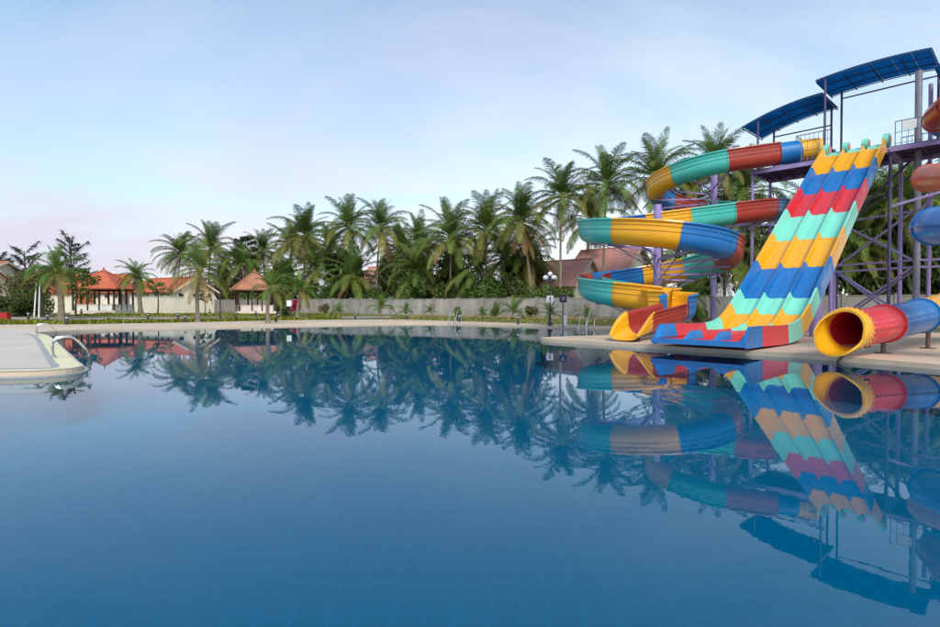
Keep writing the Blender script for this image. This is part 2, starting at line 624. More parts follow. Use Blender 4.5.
# pool basin and water
mb = MB()
n = len(pool_loop)
for z in (-0.06, -1.0):
    mb.v += [(p.x, p.y, z) for p in pool_loop]
for i in range(n):
    mb.f.append((i, n + i, n + (i + 1) % n, (i + 1) % n))
tag(mb.build('pool_wall', 'pooltile'), kind='structure')
mb = MB()
for z in (DECK_Z - 0.002, -0.06):
    mb.v += [(p.x, p.y, z) for p in pool_loop]
for i in range(n):
    mb.f.append((i, n + i, n + (i + 1) % n, (i + 1) % n))
tag(mb.build('pool_rim', 'deck'), kind='structure')
mb = MB()
mb.v = [(-40, -2, -1.0), (30, -2, -1.0), (30, 45, -1.0), (-40, 45, -1.0)]
mb.f = [(0, 1, 2, 3)]
tag(mb.build('pool_floor', 'pooltile'), kind='structure')


def flat_fill(name, loop, z, m):
    import bmesh
    bm = bmesh.new()
    vs = [bm.verts.new((p.x, p.y, z)) for p in loop]
    ed = [bm.edges.new((vs[i], vs[(i + 1) % len(vs)])) for i in range(len(vs))]
    bmesh.ops.triangle_fill(bm, use_beauty=True, use_dissolve=False, edges=ed)
    for f in bm.faces:
        f.normal_update()
        if f.normal.z < 0:
            f.normal_flip()
    me = bpy.data.meshes.new(name)
    bm.to_mesh(me)
    bm.free()
    me.materials.append(M[m])
    return link(name, me)


tag(flat_fill('water', pool_loop, 0.0, 'water'), kind='structure')


def band(name, pts, o0, o1, z, m, thick=0.0, follow=False):
    """ribbon along a polyline, between two sideways offsets (positive = left of travel)"""
    mb = MB()
    P = [Vector((p[0], p[1])) for p in pts]
    L = []
    for i, p in enumerate(P):
        d = (P[min(i + 1, len(P) - 1)] - P[max(i - 1, 0)]).normalized()
        nrm = Vector((-d.y, d.x))
        q0, q1 = p + nrm * o0, p + nrm * o1
        if L:      # no folding back on tight inside bends
            if (q0 - L[-1][0]).dot(d) < 0:
                q0 = L[-1][0].copy()
            if (q1 - L[-1][1]).dot(d) < 0:
                q1 = L[-1][1].copy()
        L.append((q0, q1))
    for a, b in L:
        za, zb = (G(a.x, a.y) + z, G(b.x, b.y) + z) if follow else (z, z)
        mb.v += [(a.x, a.y, za), (b.x, b.y, zb), (b.x, b.y, zb - thick), (a.x, a.y, za - thick)]
    for i in range(len(L) - 1):
        o = i * 4
        mb.f.append((o, o + 1, o + 5, o + 4))
        if thick:
            mb.f += [(o + 1, o + 2, o + 6, o + 5), (o + 3, o, o + 4, o + 7)]
    ob = mb.build(name, m)
    me = ob.data
    return ob


# the left-hand deck: grey paving, a pale yellow coping band and a low gutter ledge at the water
i0 = min(range(n), key=lambda i: (pool_loop[i] - Vector((-19.4, 24.25))).length)
i1 = min(range(n), key=lambda i: (pool_loop[i] - Vector((-22, 10.0))).length)
left_edge = pool_loop[i0:i1 + 1]
grey_loop = list(left_edge) + [Vector((-44, 10.3)), Vector((-44, 30)), Vector((-30, 30)), Vector((-22.5, 28.6)), Vector((-21, 27.2)), Vector((-20.5, 25.4))]
tag(flat_fill('left_deck_paving', grey_loop, DECK_Z + 0.004, 'deckgrey'), kind='structure')
tag(band('coping', left_edge, -0.05, -0.40, DECK_Z + 0.009, 'coping'), kind='structure')
tag(band('coping_border', left_edge, -0.405, -0.53, DECK_Z + 0.013, 'ledge'), kind='structure')
tag(band('gutter_ledge', left_edge, 0.09, -0.02, 0.03, 'ledge', 0.3), kind='structure')

# the garden path in front of the bungalow, and a bare-earth bed along the wall
tag(band('garden_path', catmull([(-60, 44, 0), (-44, 42.5, 0), (-33, 44.5, 0), (-25, 47.5, 0), (-19.5, 50, 0), (-14.5, 53, 0), (-8, 54, 0)], 8), -1.9, 1.9, 0.02, 'path', follow=True), kind='structure')
tag(band('earth_bed', catmull([(-7, 56.5, 0), (0, 53.5, 0), (7, 47.5, 0), (12, 43.5, 0), (20, 38.5, 0)], 8), -1.2, 1.4, 0.025, 'earth', follow=True), kind='structure')

# ------------------------------------------------------------------ the three-lane racer slide
TH = 0.75114
U2 = Vector((cos(TH), sin(TH), 0))           # from the pool up the slide
V2 = Vector((sin(TH), -cos(TH), 0))          # along the pool edge, to the right
SO = Vector((7.491, 16.516, 0))              # joint of lip and run-out, slide centre line
TOPC = SO + U2 * 16.8                        # front edge of the tower platforms


def SP(s, t, z):
    return SO + U2 * s + V2 * t + Vector((0, 0, z))


def TP(s, t, z):
    return TOPC + U2 * s + V2 * t + Vector((0, 0, z))


wall_top = [(-2.4, .80), (-1.25, .80), (0, .80), (2.27, .78), (3.54, .95), (4.54, 1.44), (5.4, 2.02), (7.18, 3.25), (9.03, 4.54), (10.85, 5.80), (12.83, 7.09),
            (14.68, 8.38), (16.64, 9.67), (18.6, 10.9)]
WH = 0.44
BANDS = [('blue', 1, 2), ('red', 2, 3), ('mint', 3, 4), ('yellow', 4, 5), ('mint', 5, 6), ('blue', 6, 7), ('yellow', 7, 8), ('mint', 8, 9),
         ('red', 9, 10), ('blue', 10, 11), ('yellow', 11, 12)]
wt = [Vector((a, 0, b)) for a, b in wall_top]


def racer_frames(i, j, per=6):
    pts = []
    for q in range(i, j):
        p0, p1, p2, p3 = wt[max(q - 1, 0)], wt[q], wt[q + 1], wt[min(q + 2, len(wt) - 1)]
        for k in range(per + (1 if q == j - 1 else 0)):
            t = k / per
            P = 0.5 * ((2 * p1) + (-p0 + p2) * t + (2 * p0 - 5 * p1 + 4 * p2 - p3) * t * t + (-p0 + 3 * p1 - 3 * p2 + p3) * t ** 3)
            T = 0.5 * ((-p0 + p2) + 2 * (2 * p0 - 5 * p1 + 4 * p2 - p3) * t + 3 * (-p0 + 3 * p1 - 3 * p2 + p3) * t * t)
            T.normalize()
            nrm = Vector((-T.z, 0, T.x))
            bed = P - nrm * WH
            org = SO + U2 * bed.x + Vector((0, 0, bed.z))
            upv = U2 * nrm.x + Vector((0, 0, nrm.z))
            pts.append((org, V2.copy(), upv))
    return pts


racer = thing('racer_slide', 'wide three-lane racing slide with yellow, blue, red and mint bands', 'water slide', SO + Vector((0, 0, DECK_Z)))
inv_r = -(SO + Vector((0, 0, DECK_Z)))


def pbuild(mb, name, m, parent, origin, smooth=False):
    """build with world coordinates under a parent standing at origin"""
    ox, oy, oz = origin
    mb.v = [(a - ox, b - oy, c - oz) for a, b, c in mb.v]
    return mb.build(name, m, parent, smooth)


RO = tuple(SO + Vector((0, 0, DECK_Z)))
LW = 2.6
div_c = [-LW / 6, LW / 6]
bed_prof_l = [(-LW / 2 + .055, -LW / 6 - .10), (-LW / 6 + .10, LW / 6 - .10), (LW / 6 + .10, LW / 2 - .055)]
for bi, (colr, i, j) in enumerate(BANDS):
    fr = racer_frames(i, j)
    # a 6 mm gap at every flange joint
    for side in (0, -1):
        a, b = (fr[0], fr[1]) if side == 0 else (fr[-1], fr[-2])
        d = (b[0] - a[0]).normalized()
        fr[side] = (a[0] + d * 0.004, a[1], a[2])
    for (l0, l1) in bed_prof_l:
        mb = MB()
        w = l1 - l0
        # shallow dished lane with a raised riding strip
        c = (l0 + l1) / 2
        top = [(l0, .015), (l0 + w * .06, .0), (c - .12, -.012), (c - .10, .004), (c + .10, .004), (c + .12, -.012), (l1 - w * .06, .0), (l1, .015)]
        prof = top + [(l1, -.05), (l0, -.05)]
        mb.sweep(fr, prof[::-1])
        pbuild(mb, 'lane_panel', 'red' if bi == 0 else colr, racer, RO, True)
    for c in div_c:
        mb = MB()
        fr2 = fr
        hgt = .26
        if bi == 0:
            prof_fn = None
        prof = [(c - .115, .025), (c - .07, .05), (c - .035, hgt - .02), (c - .02, hgt), (c + .02, hgt), (c + .035, hgt - .02), (c + .07, .05), (c + .115, .025), (c + .08, -.05), (c - .08, -.05)]
        if bi == 0:          # the fin dies away towards the lip
            nF = len(fr)
            vs, fs, npf = [], [], len(prof)
            for q, (o_, x_, z_) in enumerate(fr):
                kf = min(1.0, max(0.0, (q - 0.4) / (nF - 1) * 2.2)) * 0.95 + .05
                for (a, b) in prof:
                    vs.append(o_ + x_ * a + z_ * (b * kf if b > .03 else b))
            for q in range(nF - 1):
                for k in range(npf):
                    k2 = (k + 1) % npf
                    fs.append((q * npf + k2, q * npf + k, (q + 1) * npf + k, (q + 1) * npf + k2))
            fs.append(tuple(range(npf)))
            fs.append(tuple((nF - 1) * npf + k for k in range(npf - 1, -1, -1)))
            mb.add(vs, fs)
        else:
            mb.sweep(fr, prof[::-1])
        pbuild(mb, 'lane_divider', colr, racer, RO, True)
    for sg in (-1, 1):
        mb = MB()
        e = sg * LW / 2
        prof = [(e + sg * .07, -.16), (e + sg * .05, WH - .03), (e + sg * .06, WH), (e - sg * .02, WH), (e - sg * .045, WH - .04), (e - sg * .12, .05), (e - sg * .06, -.05), (e + sg * .03, -.16)]
        if sg > 0:
            prof = prof[::-1]
        if bi == 0:
            nF = len(fr)
            vs, fs, npf = [], [], len(prof)
            for q, (o_, x_, z_) in enumerate(fr):
                kf = min(1.0, q / (nF - 1) * 3.2) * 0.93 + .07
                for (a, b) in prof:
                    vs.append(o_ + x_ * a + z_ * (b * kf if b > .06 else b))
            for q in range(nF - 1):
                for k in range(npf):
                    k2 = (k + 1) % npf
                    fs.append((q * npf + k, q * npf + k2, (q + 1) * npf + k2, (q + 1) * npf + k))
            fs.append(tuple(range(npf - 1, -1, -1)))
            fs.append(tuple((nF - 1) * npf + k for k in range(npf)))
            mb.add(vs, fs)
        else:
            mb.sweep(fr, prof)
        pbuild(mb, 'side_wall', colr, racer, RO, True)

# front lip board
mb = MB()
f0 = racer_frames(1, 2)[0]
mb.box(f0[0] + Vector((0, 0, -.045)) - U2 * .04, (.1, LW + .16, .15), Matrix.Rotation(TH, 3, 'Z'))
pbuild(mb, 'lip_board', 'blue', racer, RO)
# crest sheets and the round wall ends at the top
frT = racer_frames(12, 13)
T0 = frT[0]
for (l0, l1) in bed_prof_l:
    mb = MB()
    pts = [T0[0], T0[0] + (frT[1][0] - T0[0]) * .8]
    e = pts[-1]
    zpl = 9.32
    dT = (frT[1][0] - T0[0]).normalized()
    seq = [T0[0] + dT * .01, T0[0] + dT * .42, T0[0] + dT * .42 + U2 * .2 + Vector((0, 0, .08)), T0[0] + dT * .42 + U2 * .75 + Vector((0, 0, .09))]
    mb.sweep([(p, V2.copy(), Vector((0, 0, 1))) for p in seq], [(l0, .0), (l0, -.05), (l1, -.05), (l1, .0)])
    pbuild(mb, 'crest_panel', 'mint', racer, RO, True)
for k, lat in enumerate([-LW / 2, -LW / 6, LW / 6, LW / 2]):
    mb = MB()
    c = T0[0] + V2 * lat + dT * .36 + U2 * .16 + Vector((0, 0, .20))
    nn = 20
    R_ = .36 if k in (0, 3) else .29
    vs = []
    for sg in (-1, 1):
        for q in range(nn):
            a = 2 * pi * q / nn
            vs.append(c + V2 * sg * .12 + U2 * cos(a) * R_ * 1.1 + Vector((0, 0, sin(a) * R_)))
        vs.append(c + V2 * sg * .15)
    fs = []
    for q in range(nn):
        q2 = (q + 1) % nn
        fs.append((q, q2, nn + 1 + q2, nn + 1 + q))
        fs.append((nn, q2, q))
        fs.append((2 * nn + 1, nn + 1 + q, nn + 1 + q2))
    mb.add(vs, fs)
    pbuild(mb, 'wall_end', 'mint', racer, RO, True)
    mb = MB()
    mb.lathe((0, 0, 0), [(0.0, .012), (R_ * .72, .008), (R_ * .74, 0)], 16)
    for side in (-1, 1):
        rot = V2.to_track_quat('Z', 'Y').to_matrix() if side > 0 else (-V2).to_track_quat('Z', 'Y').to_matrix()
        m2 = MB()
        m2.add([c + V2 * side * .153 + rot @ Vector(p) for p in mb.v], mb.f)
        pbuild(m2, 'end_patch', 'orange', racer, RO, True)
# supports: steel cradles under the bed, a thick column, frames under the run-out
for (i, off) in ((4, 0), (6, 0), (8, 0), (10, 0)):
    o_, x_, z_ = racer_frames(i, i + 1)[2]
    mb = MB()
    mb.beam(o_ - z_ * .22 - V2 * 1.35, o_ - z_ * .22 + V2 * 1.35, .12, .16)
    pbuild(mb, 'cradle_beam', 'purple', racer, RO)
for sg in (-.8, .8):
    mb = MB()
    for i in range(4, 12):
        a, b = racer_frames(i, i + 1)[0], racer_frames(i, i + 1)[-1]
        mb.beam(a[0] - a[2] * .13 + V2 * sg, b[0] - b[2] * .13 + V2 * sg, .10, .14)
    pbuild(mb, 'stringer', 'purple', racer, RO)
for (i, lat, r, mname) in ((7, .55, .23, 'purple'), (7, 1.05, .07, 'purple'), (9, -.7, .12, 'purple'), (5, -.6, .08, 'darkpurple'), (5, .6, .08, 'darkpurple')):
    o_ = racer_frames(i, i + 1)[3]
    p = o_[0] + V2 * lat
    mb = MB()
    mb.tube([(p.x, p.y, G(p.x, p.y) - .05), (p.x, p.y, p.z - .2)], r, 14)
    pbuild(mb, 'support_column', mname, racer, RO, True)
for s_ in (.3, 1.6, 2.8):
    for lat in (-1.1, 0, 1.1):
        mb = MB()
        mb.beam(SP(s_, lat, DECK_Z - (.0 if s_ > 0 else .4)), SP(s_, lat, .34), .07)
        pbuild(mb, 'foot', 'darksteel', racer, RO)

# ------------------------------------------------------------------ flumes
TROUGH_R = 0.56


def trough_profile():
    """thin-walled open U with a rolled rim and two stiffening ribs; outer side then inner side reversed"""
    half = [(.66, 1.15), (.68, 1.09), (.60, 1.05), (.585, .97), (.61, .95), (.61, .90), (.575, .88), (.57, .73), (.595, .715), (.59, .67), (.56, .655)]
    r = TROUGH_R
    arc = [(r * cos(a), .52 + (r - .02) * sin(a)) for a in [-(pi / 2) * k / 7 for k in range(0, 8)]]
    right = half + arc                       # down the right-hand side to the bottom
    left = [(-a, b) for a, b in right[::-1]][1:]
    outer = right + left
    inner_r = [(.63, 1.15), (.56, 1.08), (.54, 1.04), (.535, .97), (.535, .95), (.535, .90), (.535, .88), (.53, .73), (.53, .715), (.53, .67), (.525, .655)]
    arci = [((r - .035) * cos(a), .52 + (r - .055) * sin(a)) for a in [-(pi / 2) * k / 7 for k in range(0, 8)]]
    ri = inner_r + arci
    li = [(-a, b) for a, b in ri[::-1]][1:]
    inner = ri + li
    return outer + inner[::-1]


TROUGH = trough_profile()


def resample(path, ds=0.22):
    outp = [path[0].copy()]
    acc = 0.0
    for a, b in zip(path[:-1], path[1:]):
        seg = (b - a).length
        if seg < 1e-9:
            continue
        pos = 0.0
        while acc + (seg - pos) >= ds:
            pos += ds - acc
            outp.append(a.lerp(b, pos / seg))
            acc = 0.0
        acc += seg - pos
    return outp


def frames_of(path, bank=None):
    fr = []
    m = len(path)
    for i, p in enumerate(path):
        d = (path[min(i + 1, m - 1)] - path[max(i - 1, 0)]).normalized()
        x = d.cross(Vector((0, 0, 1))).normalized()
        z = x.cross(d).normalized()
        if bank:
            b = bank[i]
            x, z = x * cos(b) + z * sin(b), z * cos(b) - x * sin(b)
        fr.append((p.copy(), x, z))
    return fr


# spiral slide: clockwise round the far pole, straight across, counter-clockwise round the near pole, then a hook to the exit
C1, R1 = Vector((15.5, 34.4)), 3.5
C2, R2 = Vector((9.35, 27.0)), 3.3
path2 = []
x = 19.9
while x > C1.x:
    path2.append(Vector((x, C1.y - R1)))
    x -= .2
# inner tangent between a clockwise circle 1 and a counter-clockwise circle 2
D = C2 - C1
dist = D.length
base = atan2(D.y, D.x)
off = math.asin((R1 + R2) / dist)
dirang = base - off                      # direction of travel along the tangent
# choose the sign that keeps circle 1 on the right and circle 2 on the left
for cand in (base - off, base + off):
    d = Vector((cos(cand), sin(cand)))
    left = Vector((-d.y, d.x))
    p1 = C1 + left * R1                  # circle 1 on the right of travel
    p2 = C2 - left * R2
    if abs((p2 - p1).normalized().dot(d) - 1) < 1e-3:
        dirang = cand
d = Vector((cos(dirang), sin(dirang)))
left = Vector((-d.y, d.x))
p1, p2 = C1 + left * R1, C2 - left * R2
a0 = -pi / 2
a1 = atan2((p1 - C1).y, (p1 - C1).x)
while a1 > a0:
    a1 -= 2 * pi
a1 -= 2 * pi if (a0 - a1) < pi * 1.6 else 0
k = 0
tot = a0 - a1
m_ = int(tot * R1 / .2)
for q in range(m_):
    a = a0 - tot * q / m_
    path2.append(C1 + Vector((cos(a), sin(a))) * R1)
for q in range(int((p2 - p1).length / .2)):
    path2.append(p1 + d * .2 * q)
b0 = atan2((p2 - C2).y, (p2 - C2).x)
b_end = -pi / 2 - 0.25 + 2 * pi * 2
while b0 > b_end - 2 * pi * 1.2:
    b0 -= 2 * pi
tot = b_end - b0
while tot > 2 * pi * 1.75:
    tot -= 2 * pi
b0 = b_end - tot
m_ = int(tot * R2 / .2)
loop2_start = len(path2)
for q in range(m_):
    a = b0 + tot * q / m_
    path2.append(C2 + Vector((cos(a), sin(a))) * R2)
end2 = len(path2)
# the hook: on to the right, round towards the pool, out to the lip
lastp = path2[-1]
hook = catmull([Vector((path2[-3].x, path2[-3].y, 0)), Vector((lastp.x + .25, lastp.y - .1, 0)), Vector((8.05, 23.15, 0)), Vector((8.62, 22.55, 0)), Vector((8.5, 21.75, 0)),
                Vector((7.7, 20.95, 0)), Vector((6.4, 19.75, 0)), Vector((5.25, 18.65, 0))], 8)
path2 += [Vector((p.x, p.y)) for p in hook[8:]]
P3 = resample([Vector((p.x, p.y, 0)) for p in path2], .2)
# heights: even fall along the flume, gentler in the hook
hook_len = 10.2
Ltot = .2 * (len(P3) - 1)
Lmain = Ltot - 7.6
Z_START, Z_NEAR2, Z_END = 9.72, 1.12, .17
for i, p in enumerate(P3):
    s_ = .2 * i
    if s_ < Lmain:
        p.z = Z_START + (Z_NEAR2 - Z_START) * (s_ / Lmain)
    else:
        t = (s_ - Lmain) / (Ltot - Lmain)
        p.z = Z_NEAR2 + (Z_END - Z_NEAR2) * (t ** .95 if t < .8 else t + (.8 ** .95 - .8) * (1 - t) / .2)
FR = frames_of(P3)

spiral = thing('spiral_slide', 'open spiral slide winding down two purple poles to a yellow exit lip', 'water slide', (C2.x, C2.y, DECK_Z))
SPO = (C2.x, C2.y, DECK_Z)
# section lengths: two short closed starter tubes, then eight sections to a turn
bounds = [0, 6, 12]
cols = ['yellow', 'blue']
cyc = ['brick', 'turq', 'yellow', 'blue']
ci = 0
sec = 13
hook_n = 36
while bounds[-1] < len(P3) - 1 - hook_n:
    rem = len(P3) - 1 - hook_n - bounds[-1]
    stepn = (14 if ci % 4 < 3 and ci < 8 else sec)
    stepn = stepn if rem > sec * 1.5 else rem
    bounds.append(bounds[-1] + stepn)
    cols.append(cyc[ci % 4])
    ci += 1
hk = len(P3) - 1 - hook_n
bounds += [hk + 12, hk + 17, hk + 30, len(P3) - 1]
cols += ['yellow', 'blue', 'brick', 'yellow']
print('spiral sections', list(zip(cols, bounds[1:])), 'path', len(P3), 'Lmain', Lmain)
nsec = len(cols)
for q in range(nsec):
    i, j = bounds[q], bounds[q + 1]
    fr = FR[i:j + 1]
    fr = list(fr)
    fr[0] = (fr[0][0].lerp(fr[1][0], .03), fr[0][1], fr[0][2])
    mb = MB()
    if q < 2:      # closed starter tube
        ro, ri_, nn = .62, .585, 24
        pr = [(ro * cos(2 * pi * k / nn), .58 + ro * sin(2 * pi * k / nn)) for k in range(nn)]
        pi_ = [(ri_ * cos(2 * pi * k / nn), .58 + ri_ * sin(2 * pi * k / nn)) for k in range(nn)]
        mb.sweep(fr, pr[::-1], cap=False)
        o1 = len(mb.v)
        mb.sweep(fr, pi_, cap=False)
        for bas, inn in ((0, o1), ((len(fr) - 1) * nn, o1 + (len(fr) - 1) * nn)):
            for k in range(nn):
                k2 = (k + 1) % nn
                mb.f.append((bas + k, bas + k2, inn + (nn - 1 - k2), inn + (nn - 1 - k)))
        pbuild(mb, 'starter_tube', cols[q], spiral, SPO, True)
        continue
    if q == nsec - 1:   # the exit lip: walls dropping away into a rounded tongue
        npf = len(TROUGH)
        vs, fs = [], []
        for a, (o_, x_, z_) in enumerate(fr):
            t = a / (len(fr) - 1)
            kf = .74 * (1 - .80 * t ** 1.5)
            for (lx, lz) in TROUGH:
                vs.append(o_ + x_ * lx * (.88 + .10 * t - .40 * max(0, t - .6) ** 1.2) + z_ * lz * kf)
        for a in range(len(fr) - 1):
            for k in range(npf):
                k2 = (k + 1) % npf
                fs.append((a * npf + k, a * npf + k2, (a + 1) * npf + k2, (a + 1) * npf + k))
        h = npf // 2
        for bas, fl in ((0, 0), ((len(fr) - 1) * npf, 1)):
            for k in range(h - 1):
                qd = (bas + k, bas + k + 1, bas + npf - 2 - k, bas + npf - 1 - k)
                fs.append(qd if fl else qd[::-1])
        mb.add(vs, fs)
        pbuild(mb, 'exit_lip', cols[q], spiral, SPO, True)
        continue
    if q == nsec - 2:
        mb.sweep(fr, [(a * .86, b * .74) for a, b in TROUGH], cap='strip')
    else:
        mb.sweep(fr, TROUGH, cap='strip')
    sec_o = pbuild(mb, 'flume_section', cols[q], spiral, SPO, True)
    # bolted flange at the joint: a thin band hugging the outside
    fl = MB()
    o_, x_, z_ = FR[i]
    tv = x_.cross(z_)
    nO = len(TROUGH) // 2
    outer = TROUGH[3:nO - 3]
    vs = []
    for dd in (-.025, .025):
        for (a, b) in outer:
            cxx, czz = a, b - .52
            vs.append(o_ + tv * dd + x_ * (a * 1.06) + z_ * (.52 + czz * (1.06 if czz < 0 else 1)))
    mO = len(outer)
    fs = [(k, k + 1, mO + k + 1, mO + k) for k in range(mO - 1)]
    fl.add(vs, fs)
    pbuild(fl, 'flange', cols[q], spiral, SPO)
# poles with radial arms and stay rods
for (C, R, r, zt) in ((C1, R1, .185, 10.4), (C2, R2, .185, 6.4)):
    g = G(C.x, C.y)
    mb = MB()
    mb.tube([(C.x, C.y, g - .05), (C.x, C.y, zt)], r, 18)
    pole = pbuild(mb, 'support_pole', 'purple', spiral, SPO, True)
    mb = MB()
    mb.lathe((C.x, C.y, g), [(.42, 0), (.42, .05), (.2, .06)], 16)
    pbuild(mb, 'base_plate', 'purple', spiral, SPO)
arms = []
for i in range(8, end2 * 1, 9):
    if i >= len(P3) - hook_n - 4:
        break
    p = P3[i]
    for (C, R) in ((C1, R1), (C2, R2)):
        r = (Vector((p.x, p.y)) - C).length
        if abs(r - R) < .12:
            arms.append((Vector((C.x, C.y, p.z - .12)), Vector((p.x, p.y, p.z - .06)), C))
for a, b, C in arms:
    mb = MB()
    mb.beam(a, b, .07, .10)
    pbuild(mb, 'arm', 'purple', spiral, SPO)
    mb = MB()
    mb.tube([a - Vector((0, 0, 1.1)), a.lerp(b, .85)], .025, 6)
    pbuild(mb, 'stay_rod', 'greysteel', spiral, SPO)
# short legs below the hook and exit
for i, hh in ((len(P3) - 3, .05), (len(P3) - 18, .05), (len(P3) - 30, .05)):
    o_, x_, z_ = FR[i]
    mb = MB()
    for sg in (-.35, .35):
        q = o_ + x_ * sg
        mb.beam((q.x, q.y, DECK_Z - .3), (q.x, q.y, o_.z + .05), .07)
    q0, q1 = o_ + x_ * -.4, o_ + x_ * .4
    mb.beam((q0.x, q0.y, max(.17, o_.z - .1)), (q1.x, q1.y, max(.17, o_.z - .1)), .07)
    pbuild(mb, 'leg_frame', 'darksteel', spiral, SPO)
mb = MB()
a, b = FR[len(P3) - 4][0], FR[len(P3) - 22][0]
mb.beam((a.x, a.y, .22), (b.x, b.y, b.z - .1), .05)
pbuild(mb, 'brace', 'darksteel', spiral, SPO)

# ------------------------------------------------------------------ the closed tube slide on the right
TR = .47
kn = [(0.0, 23.0, 22.1, 9.66, 3.3), (2 * pi, 19.2, 17.6, 5.6, 3.3), (4 * pi, 15.07, 12.62, 3.3, 3.3), (4 * pi + 1.70 * pi, 18.6, 15.6, 1.75, 3.2)]


def kn_at(th):
    for a, b in zip(kn[:-1], kn[1:]):
        if th <= b[0]:
            t = (th - a[0]) / (b[0] - a[0])
            ts = t * t * (3 - 2 * t)
            return [a[i] + (b[i] - a[i]) * (t if i == 3 else ts) for i in range(1, 5)]
    return list(kn[-1][1:])


tp = [Vector((26.2, 26.6, 9.85)), Vector((24.2, 26.3, 9.82)), Vector((22.2, 25.5, 9.78)), Vector((20.6, 24.0, 9.72))]
th = 0.0
helix = []
while th < 4 * pi + 1.70 * pi - .35:
    x_, y_, z_, r_ = kn_at(th)
    helix.append(Vector((x_ - r_ * cos(th), y_ - r_ * sin(th), z_)))
    th += .16
# final straight run to the mouth
MOUTH = Vector((8.75, 12.85, .80))
run_dir = Vector((.842, .538, 0)).normalized()
fin = [MOUTH + run_dir * dd + Vector((0, 0, zz_)) for dd, zz_ in ((8.2, .66), (6.4, .44), (4.4, .24), (2.4, .10), (1.0, .02), (0, 0))]
tube_path = resample(catmull(tp + helix + fin, 6), .2)
tube = thing('tube_slide', 'closed tube slide with a wide yellow mouth over a red bore', 'water slide', (MOUTH.x, MOUTH.y, DECK_Z))
TUO = (MOUTH.x, MOUTH.y, DECK_Z)
TF = frames_of(tube_path)
nT = len(tube_path)


def ring(mb, fr, ro, ri_, nn=24):
    pr = [(ro * cos(2 * pi * k / nn), ro * sin(2 * pi * k / nn)) for k in range(nn)]
    pi_ = [(ri_ * cos(2 * pi * k / nn), ri_ * sin(2 * pi * k / nn)) for k in range(nn)]
    o0 = len(mb.v)
    mb.sweep(fr, pr[::-1], cap=False)
    o1 = len(mb.v)
    mb.sweep(fr, pi_, cap=False)
    for bas, inn in ((o0, o1), (o0 + (len(fr) - 1) * nn, o1 + (len(fr) - 1) * nn)):
        for k in range(nn):
            k2 = (k + 1) % nn
            mb.f.append((bas + k, bas + k2, inn + (nn - 1 - k2), inn + (nn - 1 - k)))


# sections counted back from the mouth so that red, blue, yellow fall where they are seen
b2 = [nT - 4]
tcols = []
order = ['red', 'blue', 'yellow', 'brick', 'turq', 'yellow', 'blue', 'orange', 'yellow', 'turq', 'orange', 'orange', 'blue', 'yellow', 'turq', 'brick', 'brick', 'turq', 'yellow', 'blue', 'brick', 'turq']
qi = 0
lens = [10, 12]
# find the path indices of the leftmost bulges to colour those sections
bul = {}
for nm, target in (('brick', 0.0), ('orange', 2 * pi), ('blue', 4 * pi)):
    x_, y_, z_, r_ = kn_at(target)
    bp_ = Vector((x_ - r_, y_, z_))
    bul[nm] = min(range(nT), key=lambda i: (tube_path[i] - bp_).length)
while b2[-1] > 0:
    step = lens[qi] if qi < len(lens) else 13
    nb_ = max(0, b2[-1] - step)
    if nb_ < 5:
        nb_ = 0
    mid = (nb_ + b2[-1]) / 2
    colr = order[qi % len(order)]
    if qi > 2:
        for nm, ix in bul.items():
            if abs(mid - ix) < 10:
                colr = nm
    tcols.append(colr)
    b2.append(nb_)
    qi += 1
for q, colr in enumerate(tcols):
    i, j = b2[q + 1], b2[q]
    fr = list(TF[i:j + 1])
    mb = MB()
    ring(mb, fr, TR, TR - .03)
    so = pbuild(mb, 'tube_section', colr, tube, TUO, True)
    # rolled flange rings at both ends and the long side seams
    for (o_, x_, z_), sg in ((fr[0], 1), (fr[-1], -1)):
        tv = z_.cross(x_) * sg
        f2 = [(o_ + z_.cross(x_) * dd, x_, z_) for dd in (-.001 + (.012 if sg > 0 else -.045), .012 if sg < 0 else .045)]
        mb = MB()
        nn = 24
        ring(mb, [(o_ + (fr[1][0] - fr[0][0]).normalized() * (.006 if sg > 0 else -.04), x_, z_), (o_ + (fr[1][0] - fr[0][0]).normalized() * (.04 if sg > 0 else -.006), x_, z_)], TR + .045, TR - .005)
        pbuild(mb, 'flange', colr, tube, TUO, True)
    mb = MB()
    for sg in (-1, 1):
        mb.sweep([(o_ + x_ * sg * (TR + .012), x_, z_) for (o_, x_, z_) in fr], [(-.03, -.012), (-.03, .012), (.03, .012), (.03, -.012)][::-1])
    pbuild(mb, 'seam', colr, tube, TUO)
# the flared mouth
o_, x_, z_ = TF[nT - 4]
fd = (TF[nT - 1][0] - TF[nT - 4][0]).normalized()
mb = MB()
nn = 28
stations = [(.0, TR + .05, 0), (.10, TR + .06, 0), (.30, TR + .09, -.02), (.52, TR + .10, -.06), (.58, TR + .085, -.07)]
vs, fs = [], []
for (dd, rr, dz) in stations:
    for k in range(nn):
        a = 2 * pi * k / nn
        rx, rz = rr * cos(a), rr * sin(a)
        pull = max(0, sin(a)) * .28 * dd / .5     # the upper rim leans back
        if sin(a) < -.3:                            # flat-bottomed tongue reaching forward
            rz *= .99
            pull = -.22 * dd / .5 * min(1, (-sin(a) - .3) / .5)
        vs.append(o_ + fd * (dd - pull) + x_ * rx + z_ * (rz + dz))
ns_ = len(stations)
for (dd, rr, dz) in stations[::-1]:
    for k in range(nn):
        a = 2 * pi * k / nn
        r2 = rr - .07 if dd < .5 else rr - .05
        rx, rz = r2 * cos(a), r2 * sin(a)
        pull = max(0, sin(a)) * .28 * dd / .5
        if sin(a) < -.3:
            pull = -.22 * dd / .5 * min(1, (-sin(a) - .3) / .5)
        vs.append(o_ + fd * (dd - pull) + x_ * rx + z_ * (rz + dz))
